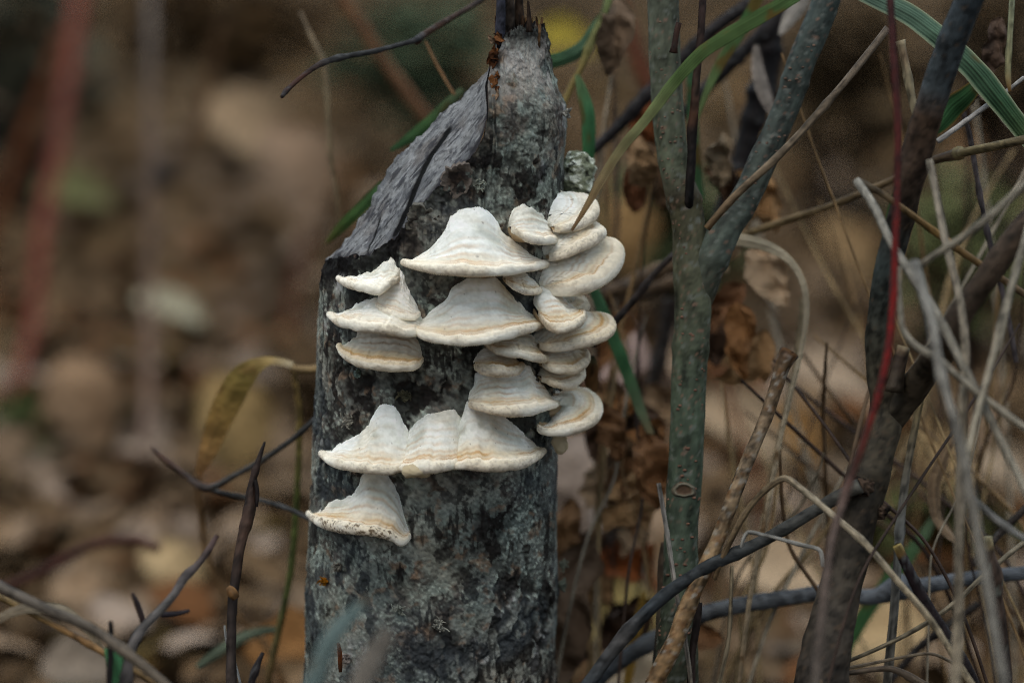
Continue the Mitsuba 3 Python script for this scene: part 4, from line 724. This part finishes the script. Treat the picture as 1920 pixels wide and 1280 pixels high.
leafblade('green blade standing behind the cut purple twig', [(1758, 958, 8), (1735, 1000, 20), (1705, 1042, 26), (1660, 1098, 28), (1615, 1165, 28), (1570, 1245, 26), (1545, 1300, 22)], 1.72, [(0, S(140, 168, 130)), (.3, S(96, 150, 88)), (1, S(72, 132, 70))], twist=.4, seed=5, root=True)
leafblade('green blade hanging straight down right of the upper stump', [(1082, 140, 8), (1094, 175, 20), (1104, 220, 26), (1106, 270, 24), (1101, 318, 18), (1092, 360, 8)], 1.60, [(0, S(120, 150, 96)), (.3, S(74, 140, 90)), (1, S(58, 124, 66))], twist=.5, seed=6)
leafblade('thin green blade hanging from the right side brackets down toward the sapling', [(1105, 520, 16), (1128, 575, 22), (1155, 640, 24), (1180, 705, 22), (1203, 770, 18), (1222, 815, 11), (1238, 850, 4)], 1.63, [(0, S(80, 130, 92)), (.5, S(70, 128, 76)), (.75, S(120, 140, 100)), (1, S(160, 118, 76))], twist=.5, seed=7)
leafblade('green blade edge showing behind the upper slope of the gnawed face', [(868, 168, 10), (830, 205, 20), (790, 243, 22), (755, 268, 14), (732, 282, 5)], 1.64, [(0, S(130, 150, 108)), (.5, S(92, 140, 78)), (1, S(80, 130, 84))], twist=.3, seed=8)
leafblade('green blade behind the lower slope of the gnawed face', [(720, 345, 16), (690, 378, 22), (655, 412, 22), (630, 436, 16), (612, 455, 6)], 1.64, [(0, S(92, 140, 84)), (.6, S(92, 136, 66)), (1, S(120, 120, 50))], twist=.3, seed=9)
leafblade('bright green blade tip in the bottom left corner', [(212, 1212, 34), (217, 1240, 35), (224, 1300, 36)], 1.41, S(92, 170, 110), twist=.2, seed=10, root=True, veins=.25)
leafblade('blurred pale green blade arching low at left behind the black twig', [(523, 1180, 12), (480, 1186, 17), (440, 1202, 20), (405, 1225, 18), (370, 1250, 8)], 1.70, S(140, 158, 132), twist=.4, seed=11)
leafblade('blurred grey green blade in the near foreground across the foot of the stump', [(694, 1116, 8), (672, 1142, 26), (640, 1170, 34), (616, 1205, 36), (598, 1250, 36), (585, 1300, 34)], (1.24, 1.20), S(120, 142, 138), twist=.3, seed=12, root=True)
leafblade('blurred brown grey dead blade in the near foreground below the grey green one', [(735, 1188, 34), (712, 1212, 40), (692, 1245, 42), (670, 1300, 40)], (1.22, 1.18), S(124, 112, 98), twist=.3, seed=13, root=True, mt='leaf_material')
leafblade('thin yellow blade low behind the dead branch, between stump and sapling', [(1208, 1108, 8), (1200, 1150, 16), (1190, 1205, 19), (1180, 1262, 18), (1172, 1300, 16)], 1.68, S(196, 150, 24), twist=.3, seed=14, root=True)
leafblade('dry curved cream blade looping down from the sapling fork', [(1360, 445, 24), (1395, 449, 26), (1438, 458, 20), (1475, 476, 14), (1500, 508, 12), (1515, 556, 12), (1510, 620, 10), (1490, 710, 9), (1462, 830, 9), (1440, 950, 9), (1410, 1100, 9), (1385, 1300, 9)], (1.60, 1.56), [(0, S(176, 160, 128)), (.4, S(180, 164, 134)), (1, S(160, 134, 98))], twist=.6, seed=15, mt='leaf_material', spin=.6, root=True)
leafblade('pale dry leaf blade pointing down at the top, between the sapling limbs', [(1418, 85, 8), (1420, 120, 22), (1428, 158, 27), (1440, 192, 22), (1450, 215, 8)], 1.66, S(168, 156, 146), twist=.2, seed=16, mt='leaf_material')
leafblade('pale pointed dry blade at the top edge, left of the right sapling limb', [(1520, -30, 34), (1500, 5, 36), (1482, 32, 28), (1462, 66, 6)], 1.66, S(176, 168, 158), twist=.2, seed=17, mt='leaf_material')
leafblade('olive brown dry blade bent over at left, blurred', [(372, 890, 12), (390, 842, 36), (410, 790, 46), (432, 742, 52), (455, 706, 46), (482, 684, 28), (512, 676, 14), (548, 684, 12)], (1.68, 1.64), [(0, S(180, 128, 66)), (.3, S(176, 134, 50)), (.65, S(158, 134, 46)), (.85, S(186, 154, 78)), (1, S(200, 180, 140))], twist=.25, seed=18, mt='leaf_material', spin=.3, fold=.15)
leafblade('curled beige dry blade over the straws in the lower left corner', [(-20, 1172, 16), (20, 1148, 18), (60, 1138, 20), (110, 1142, 22), (150, 1165, 18), (180, 1196, 14), (198, 1228, 8)], 1.43, [(0, S(120, 104, 82)), (.5, S(156, 140, 112)), (1, S(140, 118, 88))], twist=.6, seed=19, mt='leaf_material', spin=.8)
leafblade('brown dry curled blade looping behind the beige upright straw', [(1790, 820, 8), (1768, 860, 22), (1752, 910, 26), (1755, 960, 20), (1775, 995, 16), (1800, 1012, 12)], 1.60, S(140, 112, 80), twist=.5, seed=20, mt='leaf_material', spin=1.0)
leafblade('dark green blade sliver left of the upper shrub limb', [(1716, 262, 5), (1702, 296, 12), (1688, 345, 12), (1668, 400, 10), (1660, 450, 6)], 1.56, S(80, 118, 66), twist=.6, seed=21)
leafblade('dull green blade pointing down behind the sapling dead shoot', [(1296, 130, 14), (1300, 230, 20), (1306, 310, 18), (1318, 372, 10)], 1.66, S(70, 112, 72), twist=.5, seed=22)
gp = 'grass_plant'; tag(gp, 'grass plant with a jointed straw stem and green blades, rising right behind the stump tip', 'grass plant')
part(gp, 'stem', stem(curve3([(1146, -20, 14), (1132, 25, 14), (1110, 75, 15), (1090, 125, 13), (1070, 165, 12), (1050, 210, 12), (1030, 270, 12)], 1.63), [(0, S(130, 150, 96)), (.35, S(150, 150, 96)), (.5, S(156, 138, 84)), (1, S(130, 112, 70))], mott=.25, seed=130, rough=.07, nodes=[(.38, .3, .002)]), 'straw_material')
part(gp, 'blade', blade(curve3([(1130, 30, 18), (1116, 58, 24), (1095, 88, 26), (1065, 108, 28), (1034, 116, 28), (1000, 112, 24)], 1.63), [(0, S(120, 160, 118)), (.5, S(110, 156, 120)), (1, S(84, 140, 84))], twist=.4, seed=131), 'grass_material')
gp = 'grass_stalk'; tag(gp, 'olive jointed grass stalk standing left of the stump, with a pale bent stub', 'grass plant')
part(gp, 'stem', stem(curve3([(549, 680, 11), (554, 720, 13), (562, 780, 12), (560, 850, 12), (556, 930, 12), (553, 990, 12), (545, 1060, 13), (535, 1120, 13), (522, 1190, 13), (505, 1260, 14)], 1.66, True), [(0, S(150, 122, 76)), (.2, S(126, 108, 60)), (.45, S(92, 104, 52)), (.75, S(86, 94, 50)), (1, S(112, 92, 60))], mott=.3, seed=132, rough=.07, nodes=[(.22, .3, .002), (.55, .2, .002)]), 'straw_material')
part(gp, 'stub', stem(curve3([(545, 692, 16), (575, 694, 14), (602, 688, 15)], 1.655), S(172, 146, 104), mott=.3, seed=133, rough=.1), 'straw_material')
one('straw', 'blurred tan straw trailing down from the bent olive blade', 'straw', [(374, 888, 9), (370, 920, 10), (376, 980, 12), (388, 1040, 12), (412, 1100, 12), (450, 1160, 13), (500, 1210, 14)], (1.74, 1.80), S(156, 122, 86), matn='straw_material', seed=134, root=True)

# blurred stems in the background at left
far = [
 ('blurred red stem at the far left, leaning outward at the top', [(150, -30, 34), (132, 120, 34), (110, 260, 34), (80, 430, 32), (58, 620, 30), (30, 760, 28)], (3.6, 3.0), S(132, 62, 40)),
 ('blurred rusty stem at the upper left edge', [(120, 60, 22), (70, 190, 24), (20, 330, 24), (-30, 470, 24)], 3.4, S(132, 76, 40)),
 ('tall blurred grey stem standing upright in the left background', [(280, -30, 22), (283, 120, 22), (284, 300, 22), (281, 460, 22), (278, 640, 22), (274, 820, 21), (270, 1000, 21), (262, 1100, 20)], (3.0, 2.7), [(0, S(122, 114, 108)), (.4, S(138, 112, 94)), (.75, S(160, 134, 120)), (1, S(120, 98, 80))]),
 ('blurred brown side stem forking up from the tall grey one', [(418, 30, 16), (392, 150, 16), (372, 230, 16), (338, 290, 16), (308, 332, 22), (284, 352, 14)], 2.9, [(0, S(84, 62, 40)), (.6, S(122, 84, 50)), (.9, S(44, 38, 34)), (1, S(44, 38, 34))]),
 ('blurred tan brown stem slanting behind the upper slope of the stump', [(640, -10, 24), (690, 70, 26), (750, 155, 26), (820, 250, 26), (900, 350, 26)], 2.1, S(124, 88, 60)),
 ('blurred dark red brown arc low at the far left', [(-20, 1110, 22), (50, 1085, 22), (120, 1050, 22), (180, 1020, 22), (250, 1012, 22), (300, 1030, 20)], 1.95, S(88, 52, 42)),
 ('blurred rust stem behind the sapling, upper right of the stump', [(1150, -30, 26), (1180, 60, 28), (1215, 160, 28), (1250, 270, 26), (1290, 380, 26)], 2.2, S(112, 58, 36)),
 ('blurred rust stem behind the sapling trunk at mid height', [(1310, 600, 20), (1350, 700, 20), (1385, 800, 20), (1420, 900, 18)], 2.4, S(136, 88, 60)),
 ('dark blurred trunk like stem upright at the right edge of the background', [(1760, 640, 30), (1752, 800, 30), (1746, 1000, 32), (1742, 1180, 32)], 2.5, S(62, 48, 38)),
 ('faint red brown stem behind the left half of the background', [(600, 300, 14), (580, 420, 15), (548, 560, 15), (520, 720, 15), (500, 860, 15)], 3.4, S(140, 78, 58)),
]
for i, (lab, pts, d, col) in enumerate(far):
    pts = [(p[0], p[1], p[2] * (.85 if i < 4 else .9)) for p in pts]
    one('background_stem', lab, 'stem', pts, d, col, seed=150 + i, rough=.05, sides=10, step=.006, root=i in (0, 1, 2, 7, 8, 9))
P, k, f, n = lump(306, 330, 40, 60, .014, 2.86, 8, 20)
part('background_stem_003', 'gall', (P.reshape(-1, 3), f, np.broadcast_to(S(46, 40, 36), P.shape).reshape(-1, 3)), 'stem_material')

# dead leaves: hanging from twigs, and the larger ones lying behind
def dleaf(label, px, py, d, size_px, ang, tilt, col, curl=.8, crump=.35, aspect=.6, seed=0, bend=.3, lobes=0.0, up_=.35, name='dead_leaf', cat='dead leaf', mt='leaf_material'):
    """ang: direction of the leaf in the picture plane, degrees clockwise from right; tilt: how far it turns to face up or to face the eye"""
    m_ = leaf_mesh(size_px * K * d, aspect, curl, crump, bend, seed, np.asarray(col), n=26, m=15, lobes=lobes)
    a = math.radians(ang); xd = RIGHT * math.cos(a) - UP * math.sin(a) + FWD * tilt
    c0 = at(px, py, d) - unit(xd) * size_px * K * d * .5
    thing(name, place(m_, c0, xd, -FWD * (1 - up_) + UP * up_), mt, label, cat)
HB = [
 ('withered curled leaf hanging from the grass plant right of the stump tip', 1155, 70, 1.64, 150, 98, .2, S(108, 90, 74), 1.6, .5, .5),
 ('crumpled pale brown leaf hanging left of the sapling fork', 1196, 305, 1.66, 105, 80, .4, S(138, 112, 84), 1.4, .6, .75),
 ('brown leaf tip hanging below the crumpled pale one', 1190, 355, 1.68, 90, 88, .1, S(96, 62, 42), 1.2, .3, .6),
 ('brown drooping leaf partly behind the sapling limb', 1232, 330, 1.68, 130, 76, .1, S(92, 72, 54), 1.4, .4, .5),
 ('rust brown leaf behind the sapling limb, above the crumpled pale one', 1205, 240, 1.72, 130, 84, .2, S(112, 66, 38), 1.0, .4, .4),
 ('withered ribbed seed head like leaf between the sapling limbs', 1352, 300, 1.66, 110, 95, .3, S(128, 112, 92), 1.8, .7, .7),
 ('small curled brown leaf under the withered ribbed one', 1348, 345, 1.68, 80, 60, .3, S(86, 64, 48), 1.6, .6, .8),
 ('tan curled leaf right of the right sapling limb', 1422, 398, 1.70, 95, 160, .3, S(120, 92, 62), 1.4, .5, .6),
 ('brown withered leaf clinging behind the sapling trunk at bracket height', 1362, 580, 1.68, 120, 130, .3, S(116, 84, 60), 1.3, .6, .7),
 ('dark brown leaf hanging just below it', 1344, 640, 1.70, 90, 95, .2, S(66, 50, 40), 1.2, .5, .6),
 ('rolled brown leaf hanging at the top right corner', 1862, 90, 1.55, 120, 100, .2, S(84, 68, 58), 1.9, .5, .45),
 ('grey brown shrivelled leaf below the wide green blade', 1868, 205, 1.55, 110, 52, .1, S(112, 94, 84), 1.9, .5, .35),
 ('small dark shrivelled leaf beside the green blade tip at upper right', 1832, 165, 1.56, 70, 120, .1, S(56, 46, 42), 1.6, .5, .6),
 ('large drooping brown leaf behind the lower right bracket', 1180, 880, 1.76, 210, 84, .2, S(104, 82, 60), 1.2, .5, .55),
 ('brown leaf lying across behind the lower right bracket', 1140, 790, 1.80, 230, 14, .4, S(96, 70, 48), 1.0, .45, .5),
 ('wide pale leaf standing behind the stump at the right', 1098, 900, 1.95, 240, 112, .1, S(150, 136, 126), .4, .15, .75),
 ('narrow pale leaf hanging at right of the wide pale one', 1140, 965, 1.90, 150, 100, .1, S(186, 176, 172), .5, .15, .4),
 ('rust brown upright leaf low between stump and sapling', 1172, 1068, 1.78, 150, 20, .3, S(128, 72, 36), .9, .5, .6),
 ('yellowish tan leaf low between stump and sapling', 1140, 1150, 1.86, 220, 8, .3, S(166, 146, 92), .5, .25, .75),
 ('dark brown curled leaf over the yellowish tan one', 1170, 1165, 1.78, 110, 160, .3, S(50, 42, 36), .9, .4, .5),
 ('tattered brown grey leaf standing at the right foot of the stump', 1075, 1150, 1.66, 300, 100, .15, S(118, 96, 78), 1.1, .6, .35),
 ('folded brown leaf leaning at the right edge of the stump foot', 1062, 1030, 1.70, 200, 95, .15, S(112, 82, 54), 1.0, .5, .3),
 ('pale leaf at the bottom edge left of the mottled stalk', 1195, 1275, 1.74, 180, 175, .5, S(176, 156, 130), .7, .3, .6),
 ('dark leaf lying behind the thin brown twig, left of the sapling', 1220, 770, 1.86, 180, 100, .2, S(70, 52, 38), 1.0, .5, .5),
 ('mauve beige leaf behind the little bracket pair', 1150, 690, 1.95, 190, 110, .2, S(150, 130, 124), .5, .2, .7),
]
for i, (lab, px, py, d, sz, ang, tl, col, cu, cr, asp) in enumerate(HB):
    dleaf(lab, px, py, d, sz, ang, tl, col, cu, cr, asp, seed=i + 1)
FB = [
 ('pale blurred leaf in the left background, beside the tall grey stem', 320, 590, 3.0, 150, 20, S(168, 168, 158), .9),
 ('blurred pale green leaf in the left background', 140, 372, 3.4, 150, 10, S(92, 104, 74), .8),
 ('large mauve beige blurred leaf at upper left of the stump', 470, 270, 3.3, 240, 40, S(150, 130, 116), .8),
 ('second mauve beige blurred leaf left of the gnawed face', 545, 330, 3.1, 210, 70, S(156, 134, 126), .8),
 ('yellow blurred leaf behind the stump tip', 1060, 85, 3.4, 120, 10, S(150, 138, 40), .7),
 ('pale beige blurred leaf at lower left, behind the purple twig', 320, 1085, 2.4, 170, 50, S(186, 164, 136), .8),
 ('pale blurred leaf low at left, above the straws', 165, 1120, 2.4, 150, 10, S(150, 128, 116), .7),
 ('grey lilac blurred leaf at the bottom left', 150, 1255, 2.1, 150, 5, S(124, 118, 122), .6),
 ('tan blurred leaf left of the stump at mid height', 430, 800, 2.7, 210, 80, S(164, 140, 104), .9),
 ('pinkish blurred leaf at left, below the pale one', 150, 760, 2.8, 200, 70, S(150, 124, 110), .8),
 ('rust blurred leaf at the bottom, left of the stump foot', 545, 1215, 1.95, 180, 170, S(112, 72, 40), .7),
 ('beige blurred leaf behind the sapling at mid height', 1390, 820, 2.5, 220, 30, S(160, 142, 130), .8),
 ('orange tan blurred leaf right of the sapling at mid height', 1490, 830, 2.7, 150, 60, S(164, 124, 84), .8),
 ('pale mauve blurred leaf right of the sapling', 1560, 720, 2.7, 190, 20, S(156, 140, 134), .8),
 ('pale blurred leaf between sapling and dark shrub, low', 1470, 1090, 2.2, 210, 10, S(180, 160, 146), .8),
 ('beige blurred leaf between the shrub limbs', 1590, 480, 3.0, 170, 50, S(130, 106, 84), .8),
 ('tan blurred leaf right of the shrub trunk', 1760, 870, 2.5, 180, 60, S(160, 136, 108), .8),
 ('pale sand coloured blurred leaf low at right, behind the straws', 1640, 1210, 2.0, 220, 170, S(186, 162, 134), .7),
 ('lilac grey blurred leaf at the lower right edge', 1890, 900, 2.6, 160, 30, S(150, 136, 130), .8),
 ('brown blurred leaf behind the upper brackets at right', 1170, 440, 2.8, 150, 80, S(146, 116, 84), .8),
]
for i, (lab, px, py, d, sz, ang, col, up_) in enumerate(FB):
    dleaf(lab, px, py, d, sz, ang, .2, (col * .7 + S(130, 110, 80) * .3) * .95 * np.array([1.04, 1, .84]), .4, .2, .75, seed=60 + i, up_=up_ * .7, name='fallen_leaf', cat='fallen leaf', mt='litter_material')

# low bushes and a mossy clump; bushes along the top added as understory shade
def bush(label, px, py, d, w_, h_, n, col, seed, name='low_bush', cat='bush', ls=.05, asp=.5):
    R = rng(seed); parts = []; c0 = at(px, py, d); sc = K * d
    base = np.array([c0[0], c0[1], gz(c0[0], c0[1])])
    for i in range(n):
        q = R.normal(0, 1, 3); q = q / np.linalg.norm(q) * R.random() ** .4
        p = c0 + q * np.array([w_ * .5 * sc, w_ * .35 * sc, h_ * .5 * sc])
        a = R.uniform(0, 6.28)
        parts.append(place(leaf_mesh(ls * R.uniform(.6, 1.2), asp, R.uniform(.2, .8), .2, R.uniform(-.2, .3), i, np.asarray(col) * R.uniform(.6, 1.4), n=6, m=5), p, (math.cos(a), math.sin(a), R.uniform(-.6, .3)), (R.normal(0, .5), R.normal(0, .5), 1)))
    k_ = key(name); tag(k_, label, cat)
    put(k_ + '__foliage', join(parts), 'litter_material')
    st = []
    for i in range(6):
        tip = c0 + R.normal(0, .25, 3) * np.array([w_, w_ * .6, h_]) * sc
        st.append(stem(np.array([np.r_[base + R.normal(0, .02, 3) * [1, 1, 0] - [0, 0, .02], .006], np.r_[base * .5 + tip * .5 + R.normal(0, .02, 3), .004], np.r_[tip, .002]]), S(60, 48, 40), seed=i, step=.02, sides=6))
    put(k_ + '__stem', join(st), 'stem_material')
for a in [
 ('dark teal green low bush at the top, left of the stump tip', 790, 120, 4.2, 330, 260, 260, S(73, 86, 66), 1),
 ('dark bush in the top left corner', 40, 130, 4.0, 260, 400, 260, S(70, 71, 59), 2),
 ('dark brown bush at the top, left of centre', 420, 40, 4.4, 420, 200, 260, S(73, 55, 34), 3),
 ('dark bush at the top right between shrub and sapling', 1600, 160, 4.0, 360, 320, 260, S(76, 63, 46), 4),
 ('dark green bush low at the left edge', 110, 850, 2.9, 200, 260, 160, S(76, 89, 52), 5),
 ('dark olive bush behind the sapling fork', 1260, 420, 3.4, 240, 260, 180, S(73, 81, 55), 6),
 ('dark green bush at the right edge behind the straws', 1810, 480, 3.2, 240, 300, 160, S(103, 107, 71), 7),
 ('dark bush at the top right corner', 1880, 100, 3.8, 260, 360, 200, S(81, 68, 52), 8),
 ('dark bush low behind the straws at right', 1760, 1000, 2.5, 210, 170, 140, S(68, 71, 41), 9)]:
    bush(*a)
bush('bright green mossy clump low at left behind the black twig', 400, 1170, 2.5, 170, 150, 150, S(70, 84, 36), 12, 'ground_plant', 'green plant', .03, .4)

# fine dry stems and dead leaves tangled behind the straws
R = rng(77)
for i in range(54):
    x0, x1 = (R.uniform(1050, 1250), R.uniform(1080, 1260)) if i % 4 == 0 else (R.uniform(1340, 1960), R.uniform(1340, 1940))
    y0, y1 = R.uniform(480, 900), R.uniform(950, 1300)
    if i % 3 == 1: y0 = R.uniform(-30, 500)
    d0 = R.uniform(1.54, 1.85); w_ = R.uniform(4, 9)
    if i % 4 == 0: x0, x1, d0 = max(x0, 1140), max(x1, 1100), max(d0, 1.66)
    pts = [(x0, y0, w_ * .6), (x0 * .65 + x1 * .35 + R.normal(0, 14), y0 * .65 + y1 * .35, w_), (x0 * .3 + x1 * .7 + R.normal(0, 16), y0 * .3 + y1 * .7, w_), (x1, y1, w_)]
    ci = R.integers(5); col = [S(186, 160, 118), S(160, 130, 92), S(110, 88, 66), S(180, 168, 148), S(70, 54, 46)][ci]
    where = 'between the stump and the sapling' if x0 < 1300 else 'between the sapling and the dark shrub' if x0 < 1620 else 'behind the straws at the far right'
    tall = 'tall' if y0 < 480 else 'low'
    lab = f"{tall} thin {['straw coloured', 'tan', 'brown', 'pale', 'dark'][ci]} dry stem tangled {where}"
    one('fine_stem', lab, 'dry stem', pts, (d0, d0 + R.normal(0, .05)), col, group='dry stems: ' + lab, matn='straw_material', seed=400 + i, rough=.1, sides=7, step=.005, root=True, sharp=True, auto=.5)
for i in range(34):
    px, py = (R.uniform(1060, 1250), R.uniform(540, 1180)) if i < 25 else (R.uniform(1330, 1450), R.uniform(260, 640))
    ci = R.integers(5); c = [S(126, 88, 54), S(66, 48, 36), S(150, 116, 80), S(116, 82, 54), S(160, 136, 110)][ci]
    lab = f"curled {['brown', 'dark brown', 'tan', 'rust brown', 'beige'][ci]} withered leaf caught in twigs " + (('low by the sapling foot' if py > 950 else 'between the stump brackets and the sapling') if px < 1300 else 'right of the sapling fork')
    m_ = leaf_mesh(R.uniform(80, 150) * K * 1.75, R.uniform(.4, .7), R.uniform(.9, 1.8), .6, R.uniform(-.2, .4), 500 + i, c, n=22, m=13)
    a = R.uniform(20, 160); a = math.radians(a); xd = RIGHT * math.cos(a) - UP * math.sin(a) + FWD * R.normal(0, .3)
    k = key('withered_leaf'); tag(k, lab, 'withered leaf', 'withered leaves: ' + lab)
    put(k, place(m_, at(px, py, R.uniform(1.62, 1.76)), xd, -FWD + UP * R.normal(.3, .4) + RIGHT * R.normal(0, .5)), 'leaf_material')
